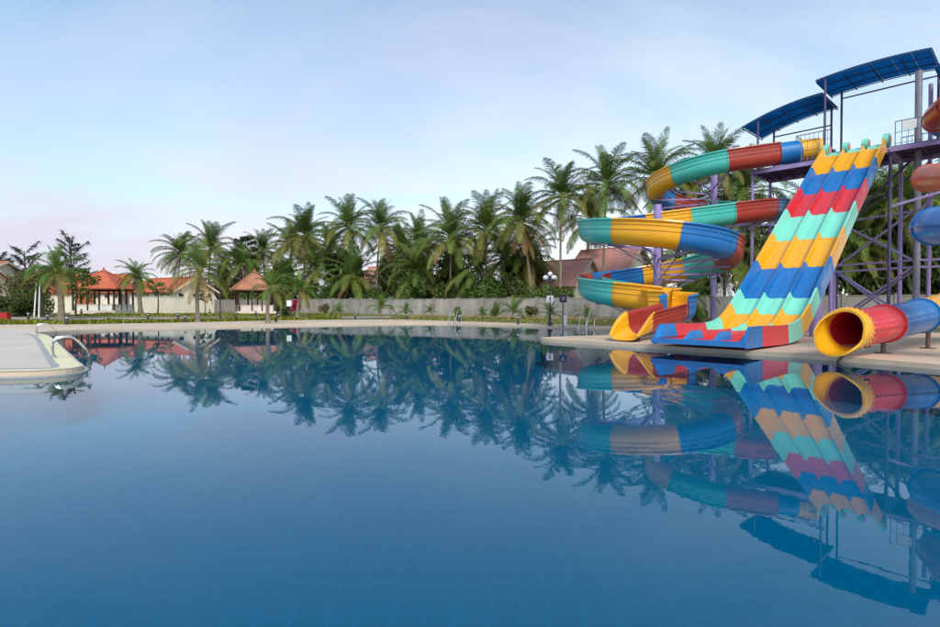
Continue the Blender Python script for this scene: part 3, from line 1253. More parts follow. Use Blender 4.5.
for i in range(2 * ns_ - 1):
    for k in range(nn):
        k2 = (k + 1) % nn
        fs.append((i * nn + k, (i + 1) * nn + k, (i + 1) * nn + k2, i * nn + k2))
mb.add(vs, fs)
pbuild(mb, 'mouth', 'yellow', tube, TUO, True)
mb = MB()
mb.box((0, 0, 0), (.03, .03, .03))
bolt_me = mb.mesh('flange_bolt', 'yellow')
for k in range(nn):
    a = 2 * pi * (k + .5) / nn
    c = o_ + fd * .03 + (x_ * cos(a) + z_ * sin(a)) * (TR + .065)
    link('flange_bolt', bolt_me, tube, tuple(c - Vector(TUO)))
# legs under the run-out and posts under the coils
for dd in (2.55, 5.6):
    p = MOUTH + run_dir * dd
    zt = min(tube_path, key=lambda q: (Vector((q.x, q.y)) - Vector((p.x, p.y))).length + (10 if q.z > 2 else 0)).z
    mb = MB()
    mb.tube([(p.x, p.y, DECK_Z - .02), (p.x, p.y, zt - TR + .05)], .06, 10)
    pbuild(mb, 'leg', 'brownsteel', tube, TUO, True)
    mb = MB()
    mb.box((p.x, p.y, DECK_Z + .015), (.28, .28, .03))
    pbuild(mb, 'leg_plate', 'brownsteel', tube, TUO)
mb = MB()
a = MOUTH + run_dir * .75
mb.beam(a + Vector((0, 0, -.42)), MOUTH + run_dir * .25 + x_ * .1 + Vector((0, 0, -.78)), .05)
mb.beam(a + x_ * .4 + Vector((0, 0, -.40)), a - x_ * .4 + Vector((0, 0, -.40)), .05)
pbuild(mb, 'mouth_brace', 'brownsteel', tube, TUO)
for (cx_, cy_, zt) in ((23.0, 22.1, 9.6), (19.9, 18.2, 7.0), (17.4, 14.2, 4.4)):
    mb = MB()
    mb.tube([(cx_, cy_, DECK_Z - .02), (cx_, cy_, zt)], .17, 14)
    pbuild(mb, 'coil_post', 'purple', tube, TUO, True)
for th in [pi * .5 * k for k in range(0, 11)]:
    x_c, y_c, z_c, r_c = kn_at(th)
    e = Vector((x_c - r_c * cos(th), y_c - r_c * sin(th), z_c - TR))
    best = min(((23.0, 22.1, 9.6), (19.9, 18.2, 7.0), (17.4, 14.2, 4.4)), key=lambda c: (Vector(c[:2]) - e.xy).length + (50 if c[2] < e.z - .3 else 0))
    mb = MB()
    mb.beam((best[0], best[1], e.z - .08), (e.x, e.y, e.z - .03), .08)
    pbuild(mb, 'arm', 'purple', tube, TUO)

# ------------------------------------------------------------------ the slide tower: platforms, columns, bracing, rails
tower = thing('slide_tower', 'tall purple steel tower with high platforms behind the racing slide', 'tower', tuple(TP(1.6, 0, DECK_Z)))
TO = tuple(TP(1.6, 0, DECK_Z))
PZ = 9.25
PD = 3.2
plats = [(-5.0, -1.5), (-1.44, 1.44), (1.5, 8.2)]
Rz = Matrix.Rotation(TH, 3, 'Z')
for (t0, t1) in plats:
    mb = MB()
    c = TP(PD / 2, (t0 + t1) / 2, PZ - .02)
    mb.box(c, (PD - .04, t1 - t0 - .04, .04), Rz)
    pl = pbuild(mb, 'platform_floor', 'darkpurple', tower, TO)
    mb = MB()
    for s_ in (.06, PD - .06):
        mb.beam(TP(s_, t0, PZ - .15), TP(s_, t1, PZ - .15), .12, .22)
    for t_ in (t0 + .06, t1 - .06):
        mb.beam(TP(.13, t_, PZ - .15), TP(PD - .13, t_, PZ - .15), .12, .21)
    pbuild(mb, 'edge_beam', 'purple', tower, TO)
    nj = int((t1 - t0) / .6)
    for k in range(1, nj):
        mb = MB()
        t_ = t0 + (t1 - t0) * k / nj
        mb.beam(TP(.14, t_, PZ - .13), TP(PD - .14, t_, PZ - .13), .06, .14)
        pbuild(mb, 'joist', 'darkpurple', tower, TO)
    for s_ in (.85, 1.6, 2.35):
        mb = MB()
        mb.beam(TP(s_, t0 + .14, PZ - .14), TP(s_, t1 - .14, PZ - .14), .055, .13)
        pbuild(mb, 'joist', 'darkpurple', tower, TO)
cols_ = [(.12, -4.92, .085, 'purple'), (3.05, -4.92, .085, 'purple'), (3.05, -1.5, .10, 'purple'), (1.1, 2.45, .15, 'greysteel'), (3.6, 2.62, .10, 'purple'),
         (.2, 1.5, .08, 'darkpurple'), (3.05, 1.5, .1, 'purple'), (.2, 8.0, .12, 'purple'), (3.05, 8.0, .12, 'purple'), (3.05, 5.2, .12, 'purple'), (.2, 5.2, .12, 'purple')]
for (s_, t_, r, mname) in cols_:
    p = TP(s_, t_, 0)
    mb = MB()
    mb.tube([(p.x, p.y, G(p.x, p.y) - .05), (p.x, p.y, PZ - .27 if s_ < 3.5 and not (s_ == 1.1) else 13.0)], r, 12)
    pbuild(mb, 'column', mname, tower, TO, True)
    mb = MB()
    mb.box((p.x, p.y, G(p.x, p.y) + .012), (r * 3.4, r * 3.4, .03), Rz)
    pbuild(mb, 'base_plate', mname, tower, TO)


def br(a, b, w=.09, mname='purple', name='brace'):
    mb = MB()
    mb.beam(TP(*a), TP(*b), w)
    pbuild(mb, name, mname, tower, TO)


# horizontal ties and cross bracing of the tower
for z in (3.3, 3.65, 6.1):
    br((1.1, 2.6, z), (3.05, -1.5, z), .10, name='tie_beam')
    br((3.05, -1.5, z + .02), (3.05, -4.9, z + .02), .08, name='tie_beam')
    br((1.1, 2.5, z - .02), (1.1, 8.0, z - .02), .10, name='tie_beam')
br((.12, -4.9, 6.0), (.3, -1.2, 6.0), .09, name='tie_beam')
br((1.15, 2.3, 3.3), (3.0, -1.3, .6))
br((3.0, -1.3, 3.3), (1.15, 2.3, .6))
br((1.35, 2.5, 3.3), (3.25, -1.1, .6), .075)
br((3.2, -1.5, 3.35), (1.3, 2.1, .4), .075)
br((1.15, 2.3, 6.1), (3.0, -1.3, 3.65))
br((3.0, -1.3, 6.1), (1.15, 2.3, 3.65))
br((.2, 1.5, 6.3), (1.0, 5.2, 7.3), .11)
br((1.1, 2.45, 8.9), (2.6, -.8, 6.1), .10, 'darkpurple')
br((3.5, 2.6, 8.9), (3.1, -.4, 6.4), .09, 'darkpurple')
br((.15, 5.2, 8.9), (.9, 2.6, 6.1), .09)


def railing(a, b, z0, mname='rail', h=1.1):
    """tube handrail with balusters between two platform points"""
    A, B = TP(a[0], a[1], z0), TP(b[0], b[1], z0)
    L = (B - A).length
    mb = MB()
    up = Vector((0, 0, 1))
    for hh, r in ((h, .025), (h * .55, .015), (.12, .015)):
        mb.tube([A + up * hh, B + up * hh], r, 6)
    rl = pbuild(mb, 'railing', mname, tower, TO)
    nb_ = max(2, int(L / .22))
    for k in range(nb_ + 1):
        p = A.lerp(B, k / nb_)
        mb = MB()
        mb.tube([p, p + up * h], .022 if k in (0, nb_) else .012, 6)
        mb.v = [(x_ - TO[0], y_ - TO[1], z_ - TO[2]) for x_, y_, z_ in mb.v]
        bo = mb.build('baluster', mname, rl)


railing((3.1, -4.9), (3.1, -1.5), PZ)
railing((.1, -2.4), (.1, -1.55), PZ)
railing((3.1, -1.4), (3.1, 1.4), PZ, h=.5)
railing((.1, 1.7), (.1, 2.7), PZ, h=1.2)
railing((3.1, 1.5), (3.1, 8.1), PZ)
railing((3.45, -3.6), (3.45, -1.75), 10.5, h=1.15)
railing((3.45, -3.6), (5.1, -3.6), 10.5, h=1.15)
mb = MB()
mb.box(TP(4.25, -2.7, 10.46), (1.75, 1.95, .08), Rz)
pbuild(mb, 'upper_landing', 'darkpurple', tower, TO)
for s_, t_ in ((3.5, -3.55), (3.5, -1.8), (5.0, -3.55), (5.0, -1.8)):
    p = TP(s_, t_, 0)
    mb = MB()
    mb.tube([(p.x, p.y, PZ - .2 if s_ < 4 else G(p.x, p.y) - .05), (p.x, p.y, 10.44)], .05, 8)
    pbuild(mb, 'landing_post', 'darkpurple', tower, TO)
mb = MB()
c = TP(.05, 2.25, PZ + .93)
mb.box(c, (.03, .55, .42), Rz)
tag(mb.build('notice_board', 'white'), 'small pale notice board hung on the high platform railing', 'notice')


# ------------------------------------------------------------------ canopies
def canopy(label, t0, t1, zf, posts, s0=1.0, s1=4.3):
    o = tuple(TP((s0 + s1) / 2, (t0 + t1) / 2, PZ))
    root = thing('canopy', label, 'canopy', o, 0, 'blue canopies on the slide tower')
    nP = 6
    per = 10
    for q in range(nP):
        mb = MB()
        ta, tb = t0 + (t1 - t0) * q / nP + .006, t0 + (t1 - t0) * (q + 1) / nP - .006
        rows = []
        for k in range(per + 1):
            t_ = ta + (tb - ta) * k / per
            zz_ = zf((t_ - t0) / (t1 - t0)) + .006 * (1 if k % 2 else -1)
            rows.append((t_, zz_))
        vs = []
        for (t_, z_) in rows:
            for s_ in (s0, s1):
                for dz in (0, .02):
                    vs.append(TP(s_, t_, z_ + dz))
        fs = []
        for k in range(per):
            a = k * 4
            fs += [(a + 1, a + 3, a + 7, a + 5), (a, a + 4, a + 6, a + 2), (a, a + 1, a + 5, a + 4), (a + 2, a + 6, a + 7, a + 3)]
        fs += [(0, 2, 3, 1), (per * 4, per * 4 + 1, per * 4 + 3, per * 4 + 2)]
        mb.add(vs, fs)
        pbuild(mb, 'roof_sheet', 'canopy', root, o)
    for s_ in (s0 + .03, s0 + (s1 - s0) * .36, s0 + (s1 - s0) * .70, s1 - .03):
        mb = MB()
        pts = [TP(s_, t0 + (t1 - t0) * k / 12, zf(k / 12) - .055) for k in range(13)]
        for a, b in zip(pts[:-1], pts[1:]):
            mb.beam(a, b, .035, .045)
        pbuild(mb, 'rib', 'canopyrib', root, o)
    for k in range(5):
        t_ = t0 + (t1 - t0) * (k / 4 * .98 + .01)
        z_ = zf((t_ - t0) / (t1 - t0)) - .13
        mb = MB()
        mb.beam(TP(s0 + .02, t_, z_), TP(s1 - .02, t_, z_), .04, .06)
        pbuild(mb, 'purlin', 'canopyrib', root, o)
    for (s_, t_) in posts:
        p = TP(s_, t_, 0)
        mb = MB()
        mb.tube([(p.x, p.y, PZ), (p.x, p.y, zf((t_ - t0) / (t1 - t0)) - .08)], .06, 10)
        pbuild(mb, 'post', 'darkpurple', root, o, True)
    ps = [q for q in posts if q[0] > 3]
    if len(ps) > 1:
        mb = MB()
        zt = min(zf((q[1] - t0) / (t1 - t0)) for q in ps) - .5
        mb.beam(TP(ps[0][0], ps[0][1], zt), TP(ps[1][0], ps[1][1], zt), .05, .07)
        pbuild(mb, 'tie_bar', 'darkpurple', root, o)


canopy('small arched blue canopy roof left of the racing slide top', -5.85, -1.65, lambda a: 12.2 + .88 * a + .20 * (1 - (2 * a - 1) ** 2), [(1.15, -5.0), (3.9, -5.0), (3.9, -1.9)])
canopy('highest blue canopy roof directly above the racing slide top', -2.0, 2.95, lambda a: 13.84 + .10 * a + .16 * (1 - (2 * a - 1) ** 2), [(1.1, -1.55), (3.9, -1.4), (3.85, 2.9)])
canopy('lower blue canopy roof at the right edge behind the red tube', 3.02, 7.6, lambda a: 13.05 - .88 * a + .20 * (1 - (2 * a - 1) ** 2), [(1.15, 7.0), (3.9, 7.0), (3.9, 3.3)])

# ------------------------------------------------------------------ boundary wall (one run of panels between posts)
WA, WB = Vector((-48.0, 85.9)), Vector((46.0, 27.8))
wd = (WB - WA).normalized()
wn = Vector((-wd.y, wd.x))
bwall = thing('boundary_wall', 'long grey concrete wall in front of the palm grove', 'wall', (WA.x, WA.y, G(WA.x, WA.y)))
wang = atan2(wd.y, wd.x)
WLEN = (WB - WA).length
PL = 3.05
npan = int(WLEN / PL)
mbp = MB()
mbp.box((0, 0, .86), (PL - .24, .12, 1.72))
me_pan = mbp.mesh('panel', 'wall')
mbq = MB()
mbq.box((0, 0, .93), (.22, .24, 1.86))
mbq.box((0, 0, 1.88), (.28, .30, .05))
me_post = mbq.mesh('post', 'wall')
mbc = MB()
mbc.box((0, 0, 1.76), (PL - .24, .18, .07))
me_cap = mbc.mesh('coping_stone', 'wall')
random.seed(4)
for k in range(npan + 1):
    p = WA + wd * (k * PL)
    g = G(p.x, p.y)
    rel = Matrix.Translation((0, 0, 0))
    link('post', me_post, bwall, (p.x - WA.x, p.y - WA.y, g - .05 - bwall.location.z), wang)
    if k < npan:
        c = p + wd * PL / 2
        g = G(c.x, c.y)
        pn = link('panel', me_pan, bwall, (c.x - WA.x, c.y - WA.y, g - .05 - bwall.location.z), wang)
        link('coping_stone', me_cap, pn, (0, 0, 0))

# ------------------------------------------------------------------ palms


def frond_mesh(name, pitch, bend, seed, m, side_droop=0.55, nl=54):
    """a frond of unit length growing along +x in the xz plane"""
    rnd = random.Random(seed)
    K = 14
    pts = [Vector((0, 0, 0))]
    ang = radians(pitch)
    twist = rnd.uniform(-.25, .25)
    for k in range(K):
        t = (k + .5) / K
        a = ang - radians(bend) * t ** 1.35
        pts.append(pts[-1] + Vector((cos(a), twist * t * .35, sin(a))) / K)
    mb = MB()
    mb.tube(pts, [.011 * (1 - .85 * k / K) + .001 for k in range(K + 1)], 4, cap=False)

    def at(t):
        f = t * K
        i = min(K - 1, int(f))
        return pts[i].lerp(pts[i + 1], f - i), (pts[i + 1] - pts[i]).normalized()
    for k in range(nl):
        t = .13 + .86 * k / (nl - 1)
        p, d = at(min(.995, t))
        ln = .235 * (sin(pi * min(1, (t * .86 + .12))) ** .6) * rnd.uniform(.85, 1.1)
        for sg in (-1, 1):
            if rnd.random() < .06:
                continue
            sidev = Vector((0, sg, 0))
            upv = d.cross(Vector((0, 1, 0))) * -1
            if upv.z < 0 and abs(d.x) > .1:
                upv = -upv
            fwd = .45 + .55 * t + rnd.uniform(-.1, .1)
            v0 = (sidev * 1.0 + d * fwd + upv * .22 * rnd.uniform(.3, 1.2)).normalized()
            dr = side_droop * rnd.uniform(.7, 1.25)
            mid = p + v0 * ln * .5 + Vector((0, 0, -1)) * ln * .10 * dr
            v1 = (v0 + Vector((0, 0, -1)) * dr * 1.5).normalized()
            tip = mid + v1 * ln * .5
            w = .0098 * rnd.uniform(.85, 1.2)
            wv = d * w
            o = len(mb.v)
            mb.v += [tuple(p - wv * .5), tuple(p + wv * .5), tuple(mid + wv * .62), tuple(mid - wv * .62), tuple(tip)]
            mb.f += [(o, o + 1, o + 2, o + 3), (o + 3, o + 2, o + 4)]
    return mb.mesh(name, m)


FR_SPEC = [(84, 34, .25), (70, 60, .4), (55, 88, .55), (40, 104, .7), (22, 98, .85), (2, 80, 1.0), (-22, 58, 1.1), (-56, 28, 1.1)]
FM = {}
for mk in ('frond', 'frondm', 'frondy', 'frondb', 'frondg'):
    FM[mk] = []
    for ci_, (pt, bd, dr) in enumerate(FR_SPEC):
        if mk == 'frondb' and ci_ < 5:
            FM[mk].append(None)
            continue
        FM[mk].append([frond_mesh('frond', pt + random.uniform(-5, 5), bd + random.uniform(-8, 8), 100 * ci_ + v + 7 * len(mk) + ord(mk[-1]), M[mk], dr) for v in range(2)])


def palm(label, x, y, zc, L, seed, nf=34, lean=(0, 0), r=.15, fresh=False, dead=2, group='coconut palms behind the wall', low=6, name='palm_tree'):
    rnd = random.Random(seed)
    L *= 1.08 * rnd.uniform(.93, 1.1)
    if lean == (0, 0) and name == 'palm_tree':
        lean = (rnd.uniform(-1, 1) * .07 * zc, rnd.uniform(-.5, .5))
    nf += rnd.randint(-3, 5) if nf > 20 else 0
    bx, by = x - lean[0], y - lean[1]
    g = G(bx, by)
    root = thing(name, label, 'palm tree', (bx, by, g), 0, group)
    H = zc - g
    mb = MB()
    K = 16
    pts, rs = [], []
    for k in range(K + 1):
        t = k / K
        q = t ** 1.8
        pts.append(Vector((lean[0] * q + .06 * sin(t * 5 + seed), lean[1] * q, -.1 + (H + .1) * t)))
        rs.append(r * (1.45 - .55 * min(1, t * 5) - .22 * t) * (1.06 if k % 2 else 1))
    mb.tube(pts, rs, 9)
    mb.build('trunk', 'bark', root, True)
    top = pts[-1]
    hb = MB()
    hb.lathe(top, [(r * .7, -.5 * L * .12), (r * 1.5, -.06 * L), (r * 1.7, 0), (r * .9, .05 * L), (0.01, .1 * L)], 8)
    hb.build('crown_heart', 'frondy', root, True)
    for k in range(nf):
        t = k / (nf - 1)
        ci_ = min(low, int(t ** .85 * (low + .99)))
        mk = 'frond'
        if fresh:
            mk = 'frondg'
        elif ci_ >= 4 or (ci_ >= 2 and rnd.random() < .4):
            mk = 'frondm'
        if ci_ >= 5 and rnd.random() < .5:
            mk = 'frondy'
        me = rnd.choice(FM[mk][ci_])
        az = k * 2.39996 + rnd.uniform(-.35, .35) + seed
        sc = L * rnd.uniform(.86, 1.1) * (.82 if ci_ == 0 else 1)
        link('frond', me, root, top + Vector((0, 0, -.05 * L * t)), az, sc)
    for k in range(dead):
        me = rnd.choice(FM['frondb'][rnd.choice((6, 7, 7))])
        link('dead_frond', me, root, top + Vector((0, 0, -.08 * L)), rnd.uniform(0, 6.28), L * rnd.uniform(.65, .85))
    return root


G1 = 'coconut palms behind the wall'
PALMS = [
    ('coconut palm with drooping crown rising behind the left bungalow ridge', -50.3, 94.1, 10.4, 5.2, 1, {}),
    ('taller coconut palm standing behind the cream bungalow gable', -42.1, 87.9, 10.6, 5.0, 2, {}),
    ('low coconut palm between the bungalow gable and the small gazebo', -36.3, 85.4, 7.8, 4.6, 3, {}),
    ('coconut palm rising directly behind the small gazebo roof', -34.0, 88.5, 10.2, 4.8, 4, {}),
    ('full coconut palm rising above and right of the small gazebo', -23.5, 77.5, 11.4, 5.0, 5, {}),
    ('background coconut palm just left of the full palm beyond the small gazebo', -29.0, 88.2, 11.0, 5.0, 6, {}),
    ('coconut palm with browning skirt, left neighbour of the straight slender palm', -16.8, 75.0, 12.4, 5.2, 7, dict(dead=5)),
    ('straight slender coconut palm in front of the small white gable', -11.3, 68.8, 11.3, 4.7, 8, {}),
    ('lower coconut palm half hidden right of the straight slender palm', -6.8, 71.6, 9.5, 4.8, 9, {}),
    ('coconut palm with long yellowish hanging fronds near the middle of the grove', -2.3, 62.1, 9.2, 4.8, 10, dict(low=6, dead=1)),
    ('coconut palm left of the palm with the brown dead skirt', 1.8, 60.7, 10.0, 4.8, 11, dict(dead=1)),
    ('coconut palm with a large brown skirt of dead fronds', 5.3, 55.2, 10.0, 4.4, 12, dict(dead=9, lean=(-.9, 0))),
    ('tall star-crowned coconut palm just left of the spiral slide', 9.2, 53.8, 12.2, 4.4, 13, dict(dead=3)),
    ('tallest full coconut palm behind the upper left of the spiral slide', 13.5, 53.4, 13.3, 4.9, 14, dict(nf=32)),
    ('coconut palm whose crown shows above the yellow bend of the spiral slide', 17.4, 51.0, 13.4, 4.3, 15, {}),
    ('coconut palm rising behind the top turquoise flume of the spiral slide', 22.1, 49.2, 13.9, 4.4, 16, dict(nf=30)),
    ('coconut palm behind the tower platform left of the racing slide', 24.9, 49.2, 11.6, 4.6, 17, dict(dead=3)),
    ('low coconut palm seen through the bracing right of the racing slide', 34.2, 46.3, 9.7, 4.4, 18, {}),
    ('coconut palm at the right edge behind the grey tower post', 33.1, 41.3, 9.2, 4.2, 19, {}),
    ('coconut palm at the far right behind the orange tube', 38.5, 42.5, 10.6, 4.2, 20, {}),
    ('distant coconut palm in the gap right of the full palm beyond the gazebo', -22.5, 87.0, 10.3, 5.0, 21, {}),
    ('distant coconut palm in the gap right of the small white gable', -10.3, 79.4, 9.4, 5.0, 22, {}),
    ('distant coconut palm behind the pink-red tiled roof', 14.8, 66.7, 12.0, 4.8, 23, {}),
    ('distant coconut palm between the two purple spiral poles', 23.7, 58.4, 12.0, 4.8, 24, {}),
    ('low coconut palm under the high platform beside the racing slide', 30.4, 51.4, 8.3, 4.6, 25, {}),
    ('coconut palm seen below the blue tube through the tower bracing', 29.6, 42.0, 6.3, 3.8, 26, {}),
]
UNDER = [
    (5.5, 6, 5.6, 'low palm behind the wall left of the small gazebo'), (9.1, 9, 6.2, 'low palm deep behind the small gazebo'),
    (23.0, 4, 5.0, 'low palm behind the wall right of the small gazebo'), (28.1, 5, 6.4, 'low palm behind the wall above the magenta bush'),
    (36.2, 4, 5.2, 'low palm with arching fronds left of the small white gable'),
    (45.9, 5, 5.6, 'low palm between the slender palm and the yellow-fronded palm'), (48.5, 8.5, 6.8, 'low palm crown just behind the yellow-fronded palm'),
    (54.8, 5, 5.4, 'low palm at the wall right of the yellow-fronded palm'), (56.2, 8, 7.0, 'low palm filling the gap before the dead-skirted palm'),
    (60.2, 6, 6.6, 'low palm behind the dead-skirted palm trunk'),
    (76, 5, 6.0, 'low palm behind the lower turns of the spiral slide'),
    (80, 4, 5.4, 'low palm between the far purple pole and the racing slide'), (82.0, 7, 8.0, 'palm behind the tower platform post'),
    (86.8, 8, 9.0, 'palm crown hidden mostly behind the racing slide'), (91.3, 7, 8.2, 'palm crown right of the racing slide behind the braces'),
    (94.0, 6, 7.2, 'palm behind the grey tower post and orange tube'),
]
for k, (s_, off_, zc, lb) in enumerate(UNDER):
    p = WA + wd * s_ + wn * off_
    palm(lb, p.x, p.y, zc, 4.6, 70 + k, nf=26, group=G1, low=6, dead=2 if k % 3 else 4)
for (lb, x, y, zc, L, sd_, kw) in PALMS:
    palm(lb, x, y, zc, L, sd_, group=G1, **kw)

G2 = 'garden palms around the pool'
for (lb, x, y, zc, L, sd_, kw) in [
    ('bright green bushy palm on the lawn behind the red box', -32.4, 42.4, 4.1, 2.55, 31, dict(r=.26, low=6, nf=30)),
    ('young green palm at the right corner of the big gazebo', -33.9, 55.0, 4.35, 2.35, 32, dict(r=.24, nf=28)),
    ('young palm with long drooping fronds in front of the cream gable', -20.7, 41.4, 4.1, 2.85, 33, dict(r=.17, fresh=False, dead=4, low=6, nf=17)),
    ('young palm in front of the small gazebo', -14.1, 38.1, 2.6, 1.65, 34, dict(r=.15, nf=22)),
    ('young palm right of the small gazebo near the white sign', -16.3, 51.7, 2.9, 2.1, 35, dict(r=.16, nf=24)),
    ('young palm left of the racing slide foot beside the red exit flume', 13.9, 34.1, 1.75, 1.9, 36, dict(r=.13, nf=22)),
]:
    kw.setdefault('fresh', True)
    kw.setdefault('dead', 1)
    palm(lb, x, y, zc, L, sd_, group=G2, **kw)

G3 = 'small palm tufts along the wall'
for (lb, x, y, zc, L, sd_) in [
    ('small palm tuft planted below the small white gable', -8.1, 49.0, 1.15, 1.75, 41),
    ('small palm tuft just right of the one below the white gable', -6.0, 50.5, .75, 1.2, 42),
    ('lone low palm tuft near the middle of the grey wall', -4.0, 54.9, .75, 1.1, 43),
    ('smallest palm tuft beside the left far ladder', -1.0, 44.6, .4, .75, 44),
    ('palm tuft third left of the lamp post along the wall', 1.1, 46.3, .55, 1.1, 45),
    ('large palm tuft second left of the lamp post along the wall', 3.7, 46.3, .8, 1.7, 46),
    ('young palm tuft growing at the foot of the lamp post', 5.05, 34.3, .85, 1.05, 47),
    ('palm tuft on the earth bed right of the navy sign', 8.0, 37.4, .65, 1.0, 48),
    ('palm tuft at the wall left of the straight slender palm', -13.5, 55.5, .75, 1.3, 49),
]:
    palm(lb, x, y, zc, L, sd_, nf=13, r=.07, fresh=True, dead=0, low=4, group=G3, name='palm_tuft')

# ------------------------------------------------------------------ shrubs and trees


def leaf_cloud(mb, c, rad, nleaf, size, rnd, shell=.55, flat=1.0):
    c = Vector(c)
    for _ in range(nleaf):
        while True:
            d = Vector((rnd.uniform(-1, 1), rnd.uniform(-1, 1), rnd.uniform(-1, 1)))
            if .05 < d.length <= 1:
                break
        d = d.normalized() * (shell + (1 - shell) * rnd.random() ** .6)
        p = c + Vector((d.x * rad[0], d.y * rad[1], d.z * rad[2]))
        nv = (d + Vector((rnd.uniform(-.8, .8), rnd.uniform(-.8, .8), rnd.uniform(-.3, .9)))).normalized()
        a = nv.cross(Vector((rnd.uniform(-1, 1), rnd.uniform(-1, 1), rnd.uniform(-1, 1)))).normalized()
        b = nv.cross(a)
        s = size * rnd.uniform(.6, 1.3)
        o = len(mb.v)
        mb.v += [tuple(p - a * s * .5), tuple(p + b * s * .28), tuple(p + a * s * .6 - nv * s * .15), tuple(p - b * s * .28)]
        mb.f.append((o, o + 1, o + 2, o + 3))


def bush_mesh(seed, m, clumps=11, nleaf=420, size=.095):
    rnd = random.Random(seed)
    mb = MB()
    for _ in range(clumps):
        a = rnd.uniform(0, 6.28)
        r = rnd.uniform(0, .62)
        z = rnd.uniform(.25, .85)
        rr = rnd.uniform(.25, .45)
        leaf_cloud(mb, (cos(a) * r, sin(a) * r, z * (1.1 - .5 * r)), (rr, rr, rr * .85), nleaf, size, rnd)
    return mb.mesh('foliage', m)


def stem_mesh():
    mb = MB()
    rnd = random.Random(9)
    for k in range(6):
        a = k * 1.05
        mb.tube([(0, 0, -.05), (cos(a) * .12, sin(a) * .12, .3), (cos(a) * .38, sin(a) * .38, .75)], [.035, .025, .01], 5)
    return mb.mesh('stems', M['treebark'])


BM = {'leaf': [bush_mesh(s, M['leaf']) for s in (1, 2, 3)], 'leafdark': [bush_mesh(s, M['leafdark']) for s in (4, 5)],
      'leafolive': [bush_mesh(6, M['leafolive'])], 'magenta': [bush_mesh(7, M['magenta'])]}
STEM = stem_mesh()


def bush(label, x, y, w, h, m='leaf', seed=0, group='shrubs behind the wall', name='shrub', cat='shrub', d=None):
    g = G(x, y)
    root = thing(name, label, cat, (x, y, g), 0, group)
    me = BM[m][seed % len(BM[m])]
    link('foliage', me, root, (0, 0, 0), seed * 1.7, (w / 2, (d or w) / 2, h))
    link('stems', STEM, root, (0, 0, 0), seed, (w / 2, w / 2, h * .8))
    return root


random.seed(12)
# hedge of shrubs behind the wall: position along the wall (metres from its left end), distance behind it, size
SH = [
    ('mid green shrub behind the wall right of the magenta bush', 32.9, 3, 5, 3.2, 'leaf'),
    ('dark shrub behind the wall below the full palm beyond the gazebo', 28.0, 4, 5.5, 3.4, 'leafdark'),
    ('tall dark shrub behind the wall below the brown-skirted left palm', 34.5, 5, 6, 4.6, 'leafdark'),
    ('bright shrub behind the wall under the small white gable', 40.2, 3, 4.5, 2.6, 'leaf'),
    ('broad green shrub right of the small white gable', 44.6, 4, 5.5, 4.4, 'leaf'),
    ('tall green shrub between the slender palm and the yellow-fronded palm', 46.3, 6, 6, 5.2, 'leaf'),
    ('leafy shrub set back in the gap right of the slender palm', 42.2, 8.5, 5.5, 4.6, 'leaf'),
    ('dark shrub behind the wall at the foot of the yellow-fronded palm', 51.9, 3.5, 4.5, 3.0, 'leafdark'),
    ('mid green shrub right of the yellow-fronded palm', 55.3, 3.5, 4.5, 2.9, 'leaf'),
    ('wide green shrub midway between the yellow-fronded and dead-skirted palms', 57.5, 3.5, 5.0, 3.4, 'leaf'),
    ('dark shrub behind the wall under the dead-skirted palm', 59.6, 4, 5, 3.6, 'leafdark'),
    ('bright shrub at the foot of the dead-skirted palm trunk', 62.3, 2.5, 4, 2.3, 'leaf'),
    ('green shrub directly behind the lamp globes', 64.3, 2.6, 4.2, 2.6, 'leaf'),
    ('tall green tree-like shrub left of the pink-red roof', 59.5, 9, 6.0, 6.0, 'leaf'),
    ('dark shrub between the left end of the pink-red roof and the wall', 65.6, 2.4, 3.6, 2.3, 'leafdark'),
    ('green shrub in front of the right end of the pink-red house', 73.5, 3, 4.0, 3.0, 'leaf'),
    ('dark shrub behind the far purple pole', 78.5, 3.5, 5, 4.0, 'leafdark'),
    ('big dark shrub behind the lower right of the spiral slide', 82, 5, 6, 5.5, 'leafdark'),
    ('dark shrub behind the left edge of the racing slide', 84.3, 3.5, 5, 4.8, 'leafdark'),
    ('dark tall shrub hidden mostly behind the racing slide', 86.8, 4.5, 6, 5.5, 'leafdark'),
    ('dense dark shrub seen through the tower bracing beside the racing slide', 90.1, 3.5, 5.5, 5.6, 'leafdark'),
    ('dense dark shrub seen through the middle of the tower bracing', 91.6, 4, 5.5, 6.0, 'leafdark'),
    ('olive shrub high behind the tower bracing', 92.8, 8, 6, 7.6, 'leafolive'),
    ('dark shrub behind the grey tower post', 93.2, 3.5, 5.5, 5.8, 'leafdark'),
    ('green shrub behind the tubes at the right edge', 94.7, 3.5, 5.5, 5.4, 'leaf'),
    ('dark shrub behind the wall just right of the small gazebo', 22.8, 4, 5.5, 3.4, 'leafdark'),
    ('green shrub directly behind the small gazebo posts', 15.9, 4, 6, 4.0, 'leaf'),
    ('yellowish shrub between bungalow gable and small gazebo', 9.8, 3, 6, 4.8, 'leafolive'),
    ('dark tall shrub in the deep gap left of the full palm', 15.5, 10, 7, 6.5, 'leafdark'),
    ('dark tall shrub in the deep gap behind the brown-skirted left palm', 28.5, 11, 7, 7.4, 'leafdark'),
    ('olive tall shrub set deep right of the straight slender palm', 36.5, 13, 7, 7.2, 'leafolive'),
    ('dark tall shrub deep behind the yellow-fronded palm', 47.3, 11, 7.5, 6.6, 'leafdark'),
    ('dark tall shrub deep behind the dead-skirted palm', 56.5, 11, 7, 6.4, 'leafdark'),
    ('green tall shrub deep behind the star-crowned palm', 59.1, 24, 6.5, 6.6, 'leaf'),
]
